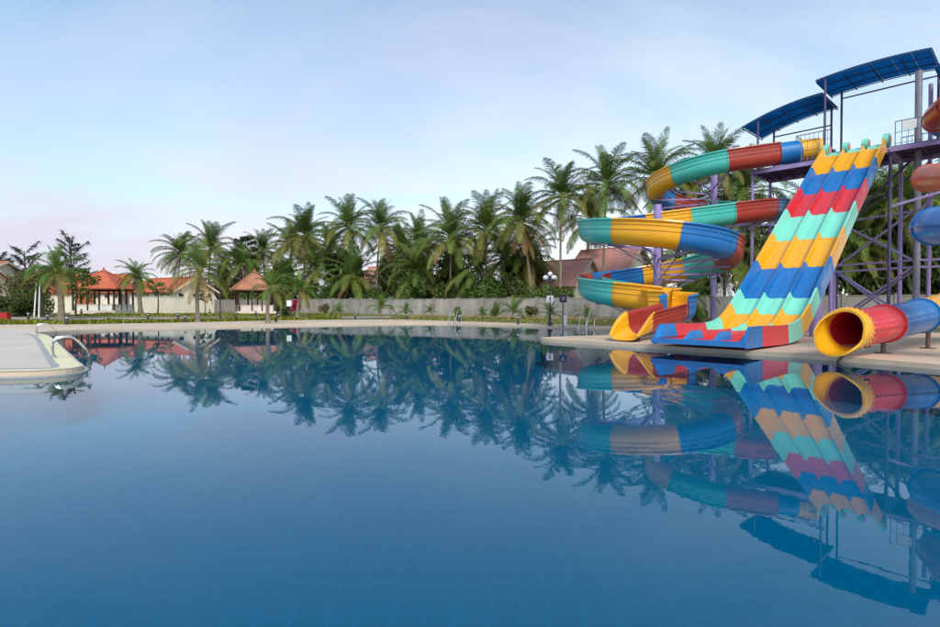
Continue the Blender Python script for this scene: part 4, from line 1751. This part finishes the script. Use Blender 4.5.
for k, (lb, s_, off_, w, h, m) in enumerate(SH):
    p = WA + wd * s_ + wn * off_
    bush(lb, p.x, p.y, w * 1.12, h * 1.2, m, k)
GB = 'garden shrubs'
bush('magenta flowering bush in front of the wall near the white sign', -21.8, 67.5, 1.6, 1.6, 'magenta', 1, GB)
bush('small green shrub beside the magenta flowering bush', -24.2, 67.2, 2.0, 1.9, 'leaf', 2, GB)
bush('dark green shrub at the right foot of the small gazebo', -19.0, 55.0, 2.0, 3.1, 'leafdark', 3, GB)
bush('low dark hedge plant at the left edge behind the red box', -44.5, 50.0, 5.5, 1.9, 'leafdark', 4, GB)
bush('dark hedge plant left of the two pale poles', -40.0, 48.6, 4.5, 1.8, 'leafdark', 5, GB)
bush('tall dark shrub behind the two pale poles', -43.0, 53.5, 5.5, 4.2, 'leafdark', 6, GB)
bush('low olive plant at the wall below the full palm beyond the gazebo', -17.0, 63.0, 1.6, 1.2, 'leafolive', 11, GB)
bush('low green plant at the wall below the yellow-fronded palm', -1.2, 53.2, 1.4, 1.0, 'leaf', 12, GB)
bush('low olive plant at the wall below the dead-skirted palm', 5.6, 49.0, 1.5, 1.1, 'leafolive', 13, GB)
bush('small round green plant at the wall left of the lamp post', 2.4, 51.5, 1.2, 1.3, 'leaf', 14, GB)
bush('sprawling low plant on the bank left of the far purple pole', 15.8, 38.2, 2.4, 1.2, 'leafolive', 8, GB)
bush('low grey-green plant on the bank right of the far purple pole', 20.0, 37.5, 3.0, 1.4, 'leafolive', 9, GB)


def tree(label, x, y, h, spread, m, seed, name, trunk_r=.14, leaf=.30, nlimb=16, nleaf=110, group=None, feather=False, base=.35, drop=0.0):
    rnd = random.Random(seed)
    g = G(x, y)
    root = thing(name, label, 'tree', (x, y, g), 0, group)
    tm, cmb = MB(), MB()
    K = 10
    tr = [Vector((.25 * sin(t * 3 + seed) * t, .2 * cos(t * 2.3 + seed) * t - .2 * t, h * .92 * t)) for t in [k / K for k in range(K + 1)]]
    tr[0].z = -.1
    tm.tube(tr, [trunk_r * (1 - .8 * k / K) + .02 for k in range(K + 1)], 8)
    for k in range(nlimb):
        t = base + (1 - base) * (k + rnd.random() * .6) / nlimb
        f = min(K - 1e-3, t * K)
        p = tr[int(f)].lerp(tr[int(f) + 1], f - int(f))
        az = k * 2.4 + rnd.uniform(-.4, .4)
        ln = spread * (1.15 - .75 * (t - base) / (1 - base)) * rnd.uniform(.6, 1.05)
        rise = rnd.uniform(.3, 1.3) * ln if feather else rnd.uniform(.15, .6) * ln
        e = p + Vector((cos(az) * ln, sin(az) * ln, rise - drop * ln))
        m1 = p.lerp(e, .5) + Vector((0, 0, ln * .08))
        tm.tube([p, m1, e], [trunk_r * .35 * (1 - .6 * t) + .012, trunk_r * .2 + .008, .008], 5)
        if feather:
            for q in range(8):
                tt = .3 + .7 * q / 7
                c = (p.lerp(m1, tt * 2) if tt < .5 else m1.lerp(e, tt * 2 - 1))
                for _ in range(nleaf // 8):
                    dv = Vector((rnd.uniform(-1, 1), rnd.uniform(-1, 1), rnd.uniform(-.9, .5))).normalized() * rnd.uniform(.35, .8)
                    sd2 = Vector((rnd.uniform(-1, 1), rnd.uniform(-1, 1), rnd.uniform(-1, 1))).cross(dv).normalized() * .05
                    o = len(cmb.v)
                    cmb.v += [tuple(c - sd2), tuple(c + sd2), tuple(c + dv + Vector((0, 0, -.12)))]
                    cmb.f.append((o, o + 1, o + 2))
        else:
            rr = spread * rnd.uniform(.22, .36)
            leaf_cloud(cmb, e, (rr, rr, rr * .55), nleaf, leaf, rnd, .2)
            leaf_cloud(cmb, m1, (rr * .7, rr * .7, rr * .4), nleaf // 2, leaf, rnd, .2)
    tm.build('trunk', 'treebark', root, True)
    cmb.build('crown', m, root)
    return root


tree('tall feathery dark casuarina tree behind the big gazebo', -55.2, 75.0, 10.6, 3.2, 'leafneedle', 51, 'casuarina_tree', .2, feather=True, nlimb=24, nleaf=72, base=.35)
tree('feathery dark casuarina tree leaning left behind the bushy palm', -60.5, 74.0, 9.0, 3.4, 'leafneedle', 52, 'casuarina_tree', .2, feather=True, nlimb=18, nleaf=72, base=.4)
tree('low dark tree at the left edge above the red roof', -67.5, 78.0, 8.4, 3.0, 'leafneedle', 53, 'casuarina_tree', .18, feather=True, nlimb=14, nleaf=72, base=.4)
tree('thin dark round-topped tree behind the small gazebo', -36.5, 88.0, 13.0, 2.6, 'leafneedle', 54, 'broadleaf_tree', .2, leaf=.5, nlimb=12, nleaf=60, base=.62)
tree('spreading olive-leaved tree left of the bushy palm', -37.2, 47.0, 4.6, 3.9, 'leafolive', 55, 'broadleaf_tree', .10, leaf=.26, nlimb=15, nleaf=85, base=.5, drop=.45)
tree('slim green tree with thin stems right of the bushy palm', -37.6, 51.5, 4.4, 1.7, 'leaf', 56, 'broadleaf_tree', .07, leaf=.26, nlimb=10, nleaf=70, base=.6)
tree('sparse young tree in front of the cream bungalow side wall', -31.8, 55.0, 3.4, 1.5, 'leaf', 57, 'broadleaf_tree', .06, leaf=.24, nlimb=8, nleaf=40, base=.6)
tree('thin climbing plant against the cream gable wall', -29.9, 61.0, 2.9, .8, 'leafolive', 58, 'broadleaf_tree', .04, leaf=.2, nlimb=8, nleaf=22, base=.4)
tree('leafy green tree behind the wall between two background palms', -19.0, 79.0, 8.6, 3.4, 'leafdark', 59, 'broadleaf_tree', .18, leaf=.42, nlimb=16, nleaf=90, base=.35)
tree('leafy green tree behind the tower at the right', 28.5, 47.0, 8.0, 3.2, 'leafdark', 60, 'broadleaf_tree', .18, leaf=.42, nlimb=16, nleaf=90, base=.3)

# ------------------------------------------------------------------ ground cover strips (nobody could count the plants)


def cover_strip(name, label, pts, o0, o1, h, nper, seed, m='cover'):
    rnd = random.Random(seed)
    P = catmull([(a, b, 0) for a, b in pts], 10)
    mb = MB()
    for a, b in zip(P[:-1], P[1:]):
        d = (b - a)
        nrm = Vector((-d.y, d.x, 0)).normalized()
        for _ in range(int(nper * d.length)):
            c = a + d * rnd.random() + nrm * rnd.uniform(o0, o1)
            hh = h * rnd.uniform(.45, 1.15) * (.75 + .5 * noise.noise(Vector((c.x * .5, c.y * .5, 3))))
            g = G(c.x, c.y)
            az = rnd.uniform(0, 6.28)
            w = rnd.uniform(.03, .07)
            lx, ly = cos(az) * hh * .6, sin(az) * hh * .6
            o = len(mb.v)
            px, py = -sin(az) * w, cos(az) * w
            mb.v += [(c.x - px, c.y - py, g - .02), (c.x + px, c.y + py, g - .02), (c.x + lx * .5 + px * 1.3, c.y + ly * .5 + py * 1.3, g + hh * .7),
                     (c.x + lx * .5 - px * 1.3, c.y + ly * .5 - py * 1.3, g + hh * .7), (c.x + lx, c.y + ly, g + hh)]
            mb.f += [(o, o + 1, o + 2, o + 3), (o + 3, o + 2, o + 4)]
    ob = mb.build(name, m)
    return tag(ob, label, 'ground cover', kind='stuff')


cover_strip('ground_cover', 'yellow-green low planting edging the far pool deck', [(-46, 35.4), (-30, 36.2), (-26, 36.8), (-22, 39.8), (-18.4, 43.6), (-14.3, 46.9), (-11.5, 48.4)], .0, 2.0, .36, 150, 3)
cover_strip('ground_cover', 'yellow-green planting beyond the path by the bungalow and gazebos', [(-37, 50.5), (-30, 52.5), (-24, 54), (-18, 57), (-12, 58.5)], -.3, 2.4, .28, 110, 4)
cover_strip('ground_cover', 'dry tufts of grass between the far deck and the wall', [(-8, 49.5), (-3, 47.5), (1, 43), (5, 39.5), (9, 36.5), (15, 35)], -.5, 4.5, .16, 90, 5, 'frondy')

# ------------------------------------------------------------------ buildings


def roof_slab(mb, a, b, c, d, th=.14):
    """four corners of a slope (eave left, eave right, ridge right, ridge left) with thickness"""
    P = [Vector(p) for p in (a, b, c, d)]
    nrm = (P[1] - P[0]).cross(P[3] - P[0]).normalized()
    if nrm.z < 0:
        nrm = -nrm
    lo = [p - nrm * th for p in P]
    o = len(mb.v)
    mb.v += [tuple(p) for p in P + lo]
    mb.f += [tuple(o + i for i in q) for q in ((0, 1, 2, 3), (7, 6, 5, 4), (0, 4, 5, 1), (1, 5, 6, 2), (2, 6, 7, 3), (3, 7, 4, 0))]


def window(parent, c, w, h, nrm_rot, frame_m='white', pane_m='glass'):
    """frame and dark pane standing just proud of a wall; c local centre, nrm_rot rotation about z (wall facing -y)"""
    R = Matrix.Rotation(nrm_rot, 3, 'Z')
    mb = MB()
    for (dx, dz, sx, sz) in ((-w / 2, 0, .07, h + .07), (w / 2, 0, .07, h + .07), (0, h / 2, w - .07, .07), (0, -h / 2, w - .07, .07)):
        mb.box(Vector(c) + R @ Vector((dx, -.03, dz)), (sx, .09, sz), R)
    wf = mb.build('window', frame_m, parent)
    mb = MB()
    mb.box(Vector(c) + R @ Vector((0, -.015, 0)), (w - .075, .04, h - .075), R)
    mb.build('pane', pane_m, wf)


def gable_house(name, label, loc, rz, L, W, eave, ridge, wall_m, roof_m, over=.45, cat='house', wins=(), doors=(), gable_wins=()):
    """long axis = local x (0..L), depth = local y (0..W); the front wall is y=0, gables at x=0 and x=L"""
    g = G(loc[0], loc[1])
    root = thing(name, label, cat, (loc[0], loc[1], g), rz)
    mb = MB()
    vs = [(0, 0, -.3), (L, 0, -.3), (L, W, -.3), (0, W, -.3), (0, 0, eave), (L, 0, eave), (L, W, eave), (0, W, eave), (0, W / 2, ridge - .1), (L, W / 2, ridge - .1)]
    fs = [(0, 1, 5, 4), (2, 3, 7, 6), (1, 2, 6, 9, 5), (3, 0, 4, 8, 7)]
    mb.add(vs, fs)
    mb.build('wall', wall_m, root)
    sl = (ridge - eave) / (W / 2)
    rf = MB()
    roof_slab(rf, (-over, -over, eave - over * sl + .06), (L + over, -over, eave - over * sl + .06), (L + over, W / 2, ridge + .06), (-over, W / 2, ridge + .06))
    roof_slab(rf, (L + over, W + over, eave - over * sl + .06), (-over, W + over, eave - over * sl + .06), (-over, W / 2 + .01, ridge + .06), (L + over, W / 2 + .01, ridge + .06))
    ro = rf.build('roof', roof_m, root)
    mb = MB()
    mb.tube([(-over, W / 2, ridge + .08), (L + over, W / 2, ridge + .08)], .1, 8)
    mb.build('ridge_cap', roof_m, ro)
    for gx in (-over - .02, L + over + .02):
        mb = MB()
        mb.beam((gx, -over, eave - over * sl - .02), (gx, W / 2, ridge - .02), .05, .2)
        mb.beam((gx, W + over, eave - over * sl - .02), (gx, W / 2, ridge - .02), .05, .2)
        mb.build('barge_board', 'pinkwhite', root)
    for (x_, z_, w_, h_) in wins:
        window(root, (x_, 0, z_), w_, h_, 0)
    for (side, y_, z_, w_, h_) in gable_wins:
        window(root, (L if side else 0, y_, z_), w_, h_, pi / 2 if side else -pi / 2)
    for (x_, w_, h_) in doors:
        mb = MB()
        mb.box((x_, -.03, h_ / 2), (w_, .08, h_), None)
        dr = mb.build('door', 'door', root)
        mb = MB()
        mb.box((x_ + w_ * .38, -.1, h_ * .48), (.04, .06, .14))
        mb.build('handle', 'chrome', dr)
    return root


# cream bungalow: the gable at its right end is turned towards the pool
bq = Vector((-35.1, 64.0))                       # front corner between long side and gable
ridge_dir = Vector((-.88, .47)).normalized()     # long side runs back to the left
Lb, Wb = 9.0, 5.4
rzb = atan2(-ridge_dir.y, -ridge_dir.x)
start = bq + ridge_dir * Lb
gable_house('bungalow', 'cream bungalow with orange tiled gable roof behind the lawn', (start.x, start.y), rzb, Lb, Wb, 2.75, 4.3, 'cream', 'roof',
            wins=[(1.5, 2.2, .6, .35), (2.7, 2.2, .6, .35), (3.9, 2.2, .6, .35), (5.6, 2.2, .6, .35), (6.8, 2.2, .6, .35), (8.0, 2.2, .6, .35)],
            gable_wins=[(1, .9, 2.2, .7, .5), (1, 2.75, 2.2, .8, .5), (1, 3.6, 2.2, .6, .5), (1, 4.7, 2.2, .6, .5)])
# the same row of rooms goes on behind the big gazebo
gable_house('bungalow', 'cream bungalow with brown doors behind the big gazebo', (-54.0, 68.5), .02, 9.6, 6.0, 2.8, 4.95, 'cream', 'roof',
            wins=[(6.7, 2.1, .7, .5), (7.9, 2.1, .7, .5), (9.0, 2.1, .6, .5)], doors=[(4.7, 1.3, 2.3), (6.0, .9, 2.3)], gable_wins=[(1, 2.2, 2.0, .8, .6)])
gable_house('house', 'beige house with dark red roof cut by the left photo edge', (-69.0, 59.0), .05, 13.5, 7.0, 3.3, 5.2, 'cream', 'roofold', wins=[(10.5, 2.0, 1.0, .9), (12.4, 2.0, .9, .9)])
gable_house('house', 'upper storey block with dark red roof behind the left house', (-74.0, 67.0), .05, 13.0, 7.0, 5.2, 6.6, 'cream', 'roofold', wins=[(9.0, 4.2, 1.1, .8), (11.2, 4.2, 1.1, .8)])
# house behind the wall, its pink-red roof showing above the spiral slide's lower turns
gable_house('house', 'house behind the wall with large faded pink-red tiled roof', (11.9, 64.9), -.75, 7.2, 6.8, 4.9, 7.7, 'cream', 'roofpink', over=.5, gable_wins=[(1, 3.4, 4.0, 1.0, 1.0)])
gable_house('house', 'low pink-red roofed wing at the left of the house behind the wall', (6.2, 63.4), -.75, 7.0, 6.0, 3.4, 6.1, 'cream', 'roofpink', over=.5)
gable_house('house', 'far house with small white gable and pink roof in the grove', (-18.2, 87.8), -.6, 5.0, 5.6, 4.9, 7.2, 'white', 'roofpink', over=.4)


def gazebo(label, x, y, half, base_h, eave, apex, roof_m, rz=0.0, sides=4, benches=True):
    g = G(x, y)
    root = thing('gazebo', label, 'gazebo', (x, y, g), rz)
    mb = MB()
    mb.box((0, 0, base_h / 2 - .1), (2 * half, 2 * half, base_h + .2))
    mb.build('plinth', 'pinkwhite', root)
    e = half + .45
    A = Vector((0, 0, apex))
    rf = MB()
    cs = [Vector((sx * e, sy * e, eave)) for sx, sy in ((-1, -1), (1, -1), (1, 1), (-1, 1))]
    for i in range(4):
        p, q = cs[i], cs[(i + 1) % 4]
        nrm = (q - p).cross(A - p).normalized() * .1
        rf.add([p, q, A, p - Vector((0, 0, .12)), q - Vector((0, 0, .12)), A - Vector((0, 0, .16))], [(0, 1, 2), (5, 4, 3), (0, 3, 4, 1)])
    ro = rf.build('roof', roof_m, root)
    for c in cs:
        mb = MB()
        mb.tube([c + Vector((0, 0, .02)), A + Vector((0, 0, .03))], .08, 6)
        mb.build('hip_cap', roof_m, ro)
    mb = MB()
    mb.lathe(A, [(.16, -.05), (.12, .1), (.05, .2), (.08, .28), (.0, .38)], 8)
    mb.build('finial', roof_m, ro)
    mb = MB()
    pp = half - .15
    for i in range(4):
        a = Vector(((-1, 1, 1, -1)[i] * pp, (-1, -1, 1, 1)[i] * pp, eave - .2))
        b = Vector(((1, 1, -1, -1)[i] * pp, (-1, 1, 1, -1)[i] * pp, eave - .2))
        mb.beam(a, b, .12, .2)
    mb.build('ring_beam', 'timber', root)
    spots = []
    for i in range(4):
        a = Vector(((-1, 1, 1, -1)[i] * pp, (-1, -1, 1, 1)[i] * pp, 0))
        b = Vector(((1, 1, -1, -1)[i] * pp, (-1, 1, 1, -1)[i] * pp, 0))
        spots += [a, a.lerp(b, .36), a.lerp(b, .64)]
    for s in spots:
        mb = MB()
        mb.beam(s + Vector((0, 0, base_h)), s + Vector((0, 0, eave - .3)), .15)
        mb.build('post', 'timber', root)
    # low parapet seats between the posts, open in the middle of the left side
    for i in range(4):
        a = Vector(((-1, 1, 1, -1)[i] * (pp - .02), (-1, -1, 1, 1)[i] * (pp - .02), base_h + .3))
        b = Vector(((1, 1, -1, -1)[i] * (pp - .02), (-1, 1, 1, -1)[i] * (pp - .02), base_h + .3))
        segs = ((.04, .34), (.38, .62), (.66, .96)) if i != 3 else ((.04, .34), (.66, .96))
        for (u0, u1) in segs:
            mb = MB()
            mb.beam(a.lerp(b, u0), a.lerp(b, u1), .12, .58)
            pr = mb.build('parapet', 'white' if roof_m == 'roof' else 'pinkwhite', root)
            mb = MB()
            mb.beam(a.lerp(b, u0) + Vector((0, 0, .32)), a.lerp(b, u1) + Vector((0, 0, .32)), .2, .06)
            mb.build('cap', 'pinkwhite', pr)


gazebo('big open gazebo with bright orange pyramid roof and dark posts', -39.7, 58.6, 2.15, .40, 2.75, 4.75, 'roof', .12)
gazebo('small open gazebo with weathered terracotta pyramid roof', -23.9, 60.0, 1.95, .35, 2.7, 4.75, 'roofold', .5)

# ------------------------------------------------------------------ small things round the pool


def ladder(label, foot, inward, w=.55, h=.62, reach=.75, group='pool ladder rails'):
    """two bent stainless rails: up from the deck, over the edge and down into the water"""
    f = Vector((foot[0], foot[1], DECK_Z))
    iv = Vector((inward[0], inward[1], 0)).normalized()
    sv = Vector((-iv.y, iv.x, 0))
    root = thing('pool_ladder', label, 'ladder', tuple(f), 0, group)
    for sg in (-1, 1):
        o = sv * sg * w / 2
        pts = [o - iv * .22, o - iv * .25 + Vector((0, 0, h * .55)), o - iv * .17 + Vector((0, 0, h * .92)), o + iv * .05 + Vector((0, 0, h)), o + iv * min(.28, reach * .5) + Vector((0, 0, h * .86)),
               o + iv * reach + Vector((0, 0, .14)), o + iv * (reach + .06) + Vector((0, 0, -.2)), o + iv * (reach + .06) + Vector((0, 0, -.95))]
        mb = MB()
        mb.tube(catmull(pts, 6), .022, 8)
        mb.build('rail', 'chrome', root, True)
        mb = MB()
        mb.lathe(o - iv * .22 + Vector((0, 0, 0)), [(.07, 0), (.07, .02), (.03, .03)], 10)
        mb.build('foot_flange', 'chrome', root)
    for k in range(3):
        mb = MB()
        mb.beam(-sv * w / 2 + iv * (reach + .06) + Vector((0, 0, -.3 - .28 * k)), sv * w / 2 + iv * (reach + .06) + Vector((0, 0, -.3 - .28 * k)), .08, .03)
        mb.build('rung', 'chrome', root)


def edge_near(x, y):
    i = min(range(len(pool_loop)), key=lambda q: (pool_loop[q] - Vector((x, y))).length)
    a, b = pool_loop[i - 1], pool_loop[(i + 1) % len(pool_loop)]
    d = (b - a).normalized()
    return pool_loop[i], Vector((-d.y, d.x))        # loop runs counter-clockwise: left of travel is the water


p, nv = edge_near(-9.7, 13.2)
ladder('nearer pair of curved steel pool rails on the left deck corner', p - nv * .15, nv, .42, .50, .42)
p, nv = edge_near(-17.7, 22.7)
ladder('farther pair of curved steel pool rails on the left deck', p - nv * .15, nv, .42, .50, .42)
p, nv = edge_near(-1.2, 38.6)
ladder('thin steel pool rails on the far edge left of the lamp', p - nv * .1, nv, .55, .95, .5)
p, nv = edge_near(7.0, 31.2)
ladder('thin steel pool rails on the far edge behind the yellow exit lip', p - nv * .1, nv, .55, .85, .5)

# lamp post with a cluster of opal globes
lx, ly = 5.0, 33.75
lz = G(lx, ly)
lamp = thing('lamp_post', 'black lamp post with a cluster of white globes by the far deck', 'street lamp', (lx, ly, lz))
mb = MB()
mb.lathe((0, 0, 0), [(.16, -.05), (.16, .12), (.09, .2), (.06, .5), (.05, 1.0), (.045, 2.85), (.07, 2.88), (.03, 2.95), (.03, 3.05)], 12)
mb.build('pole', 'darksteel', lamp, True)
for k in range(5):
    a = k * 2 * pi / 4 + .5
    c = Vector((cos(a) * .36, sin(a) * .36, 2.98)) if k < 4 else Vector((0, 0, 3.22))
    if k < 4:
        mb = MB()
        mb.tube(catmull([(0, 0, 2.7), (cos(a) * .2, sin(a) * .2, 2.68), (cos(a) * .36, sin(a) * .36, 2.82)], 4), .02, 6)
        mb.build('arm', 'darksteel', lamp, True)
    mb = MB()
    mb.lathe(c, [(.0, -.15), (.075, -.13), (.13, -.075), (.15, 0), (.13, .075), (.075, .13), (0, .15)], 12)
    gl = mb.build('globe', 'globe', lamp, True)
    mb = MB()
    mb.lathe(c, [(.05, -.2), (.06, -.13), (.0, -.13)], 8)
    mb.build('cup', 'darksteel', gl)


def sign(name, label, x, y, h, w, bh, m, pole_m='darksteel', rz=0.0, mark=None):
    g = G(x, y)
    root = thing(name, label, 'sign', (x, y, g), rz)
    mb = MB()
    mb.tube([(0, .03, -.05), (0, .03, h)], .035, 8)
    mb.build('pole', pole_m, root, True)
    mb = MB()
    mb.box((0, -.025, h - bh / 2 - .02), (w, .03, bh))
    b = mb.build('board', m, root)
    if mark == 'swimmer':        # a dark pictogram: head, body and a wavy line
        mb = MB()
        mb.lathe((0, 0, 0), [(.0, 0), (.05, 0)], 10)
        vs = [(a, -.043, bb + h - bh * .36) for a, bb, cc in [(q[0], q[1], q[2]) for q in mb.v]]
        mk = MB()
        mk.add(vs, mb.f)
        mk.box((0, -.043, h - bh * .62), (.08, .004, .14))
        mk.box((0, -.043, h - bh * .88), (.26, .004, .03))
        mk.build('pictogram', 'darksteel', b)
    if mark == 'lines':
        mk = MB()
        for q in range(3):
            mk.box((0, -.043, h - bh * (.3 + .2 * q)), (w * (.6 - .12 * q), .004, .022))
        mk.build('print', 'white', b)
    return root


sign('sign_post', 'small white sign with dark pictogram in front of the lamp post', 4.9, 33.1, 1.88, .42, .42, 'white', mark='swimmer')
sign('sign_post', 'navy sign board on a black pole right of the lamp post', 5.5, 31.95, 1.86, .42, .40, 'board_blue', mark='lines')
sign('sign_post', 'white sign on a black pole right of the small gazebo', -16.0, 47.8, 1.72, .42, .52, 'white')
# white rule board low on the far deck
rb = thing('rule_board', 'low white board standing on the far deck edge', 'board', (5.75, 32.85, DECK_Z))
mb = MB()
mb.box((0, 0, .36), (.30, .05, .58))
mb.build('panel', 'white', rb)
mb = MB()
for sg in (-1, 1):
    mb.box((sg * .1, 0, .03), (.04, .22, .06))
mb.build('feet', 'white', rb)

# red painted box on the left lawn
g = G(-33.3, 38.6)
box = thing('red_box', 'red painted box with legs on the grass at the left edge', 'box', (-33.3, 38.6, g), .1)
mb = MB()
mb.box((0, 0, .42), (.62, .42, .46))
mb.build('body', 'redbox', box)
mb = MB()
mb.box((0, 0, .67), (.68, .48, .05))
mb.build('lid', 'redbox', box)
for sx in (-1, 1):
    for sy in (-1, 1):
        mb = MB()
        mb.box((sx * .26, sy * .16, .09), (.05, .05, .22))
        mb.build('leg', 'redbox', box)

# two pale poles on the left lawn
for lb, x_, y_, hh, lean_ in (('left one of two pale slender poles on the left lawn', -36.9, 45.7, 2.9, .22), ('right one of two pale slender poles on the left lawn', -36.1, 45.2, 3.1, .12)):
    g = G(x_, y_)
    pr_ = thing('pole', lb, 'pole', (x_, y_, g), 0, 'pale poles on the lawn')
    mb = MB()
    mb.tube([(0, 0, -.05), (lean_ * .5, 0, hh * .5), (lean_, 0, hh)], [.06, .055, .045], 10)
    mb.build('shaft', 'white', pr_, True)
    mb = MB()
    mb.lathe((lean_, 0, hh), [(.05, -.02), (.055, .03), (.0, .06)], 10)
    mb.build('cap', 'white', pr_)
# the slim black garden lamp right of the bungalow
g = G(-21.6, 46.7)
gp = thing('garden_lamp', 'slim black garden lamp post in front of the bungalow gable corner', 'street lamp', (-21.6, 46.7, g))
mb = MB()
mb.lathe((0, 0, 0), [(.11, -.05), (.11, .15), (.05, .25), (.04, 2.45)], 10)
mb.build('pole', 'darksteel', gp, True)
mb = MB()
mb.lathe((0, 0, 2.45), [(.04, 0), (.12, .05), (.15, .28), (.05, .36), (0, .42)], 8)
mb.build('lantern', 'darksteel', gp)

# bollard lights
bol = MB()
bol.lathe((0, 0, 0), [(.09, -.05), (.09, .42), (.075, .44), (.075, .50), (.10, .51), (.10, .58), (.0, .60)], 12)
bol_me = bol.mesh('bollard_body', 'darksteel', True)
capm = MB()
capm.lathe((0, 0, 0), [(.078, .44), (.078, .50)], 12)
cap_me = capm.mesh('light_band', 'globe')
BL = [(-34.7, 42.4, 'black bollard light left of the bushy palm, nearest the red box'), (-31.0, 39.6, 'black bollard light in front of the bushy palm trunk'),
      (-26.3, 35.2, 'black bollard light just behind the farther steel pool rails'), (-37.0, 51.4, 'black bollard light left of the big gazebo'),
      (-25.9, 43.4, 'black bollard light on the path in front of the bungalow side wall'), (-21.1, 40.0, 'black bollard light at the deck edge below the bungalow corner'),
      (-24.3, 44.9, 'black bollard light on the path below the bungalow gable windows'), (-22.4, 51.5, 'black bollard light left of the small gazebo'),
      (-21.1, 53.2, 'black bollard light at the front of the small gazebo'), (-26.6, 55.2, 'black bollard light between bungalow gable and small gazebo'),
      (-14.6, 40.6, 'black bollard light at the foot of the young palm before the small gazebo'), (-16.5, 46.6, 'black bollard light beside the white sign'),
      (-.8, 40.9, 'black bollard light on the far deck near the left far ladder'), (3.2, 36.0, 'black bollard light on the far deck left of the lamp post'),
      (-5.5, 47.0, 'black bollard light below the two small palm tufts'), (-10.2, 48.0, 'black bollard light at the deck edge left of the small palm tufts')]
for x_, y_, lb in BL:
    g = G(x_, y_)
    r_ = thing('bollard_light', lb, 'bollard', (x_, y_, g), 0, 'bollard lights around the deck')
    o1 = link('bollard_body', bol_me, r_)
    link('light_band', cap_me, r_)
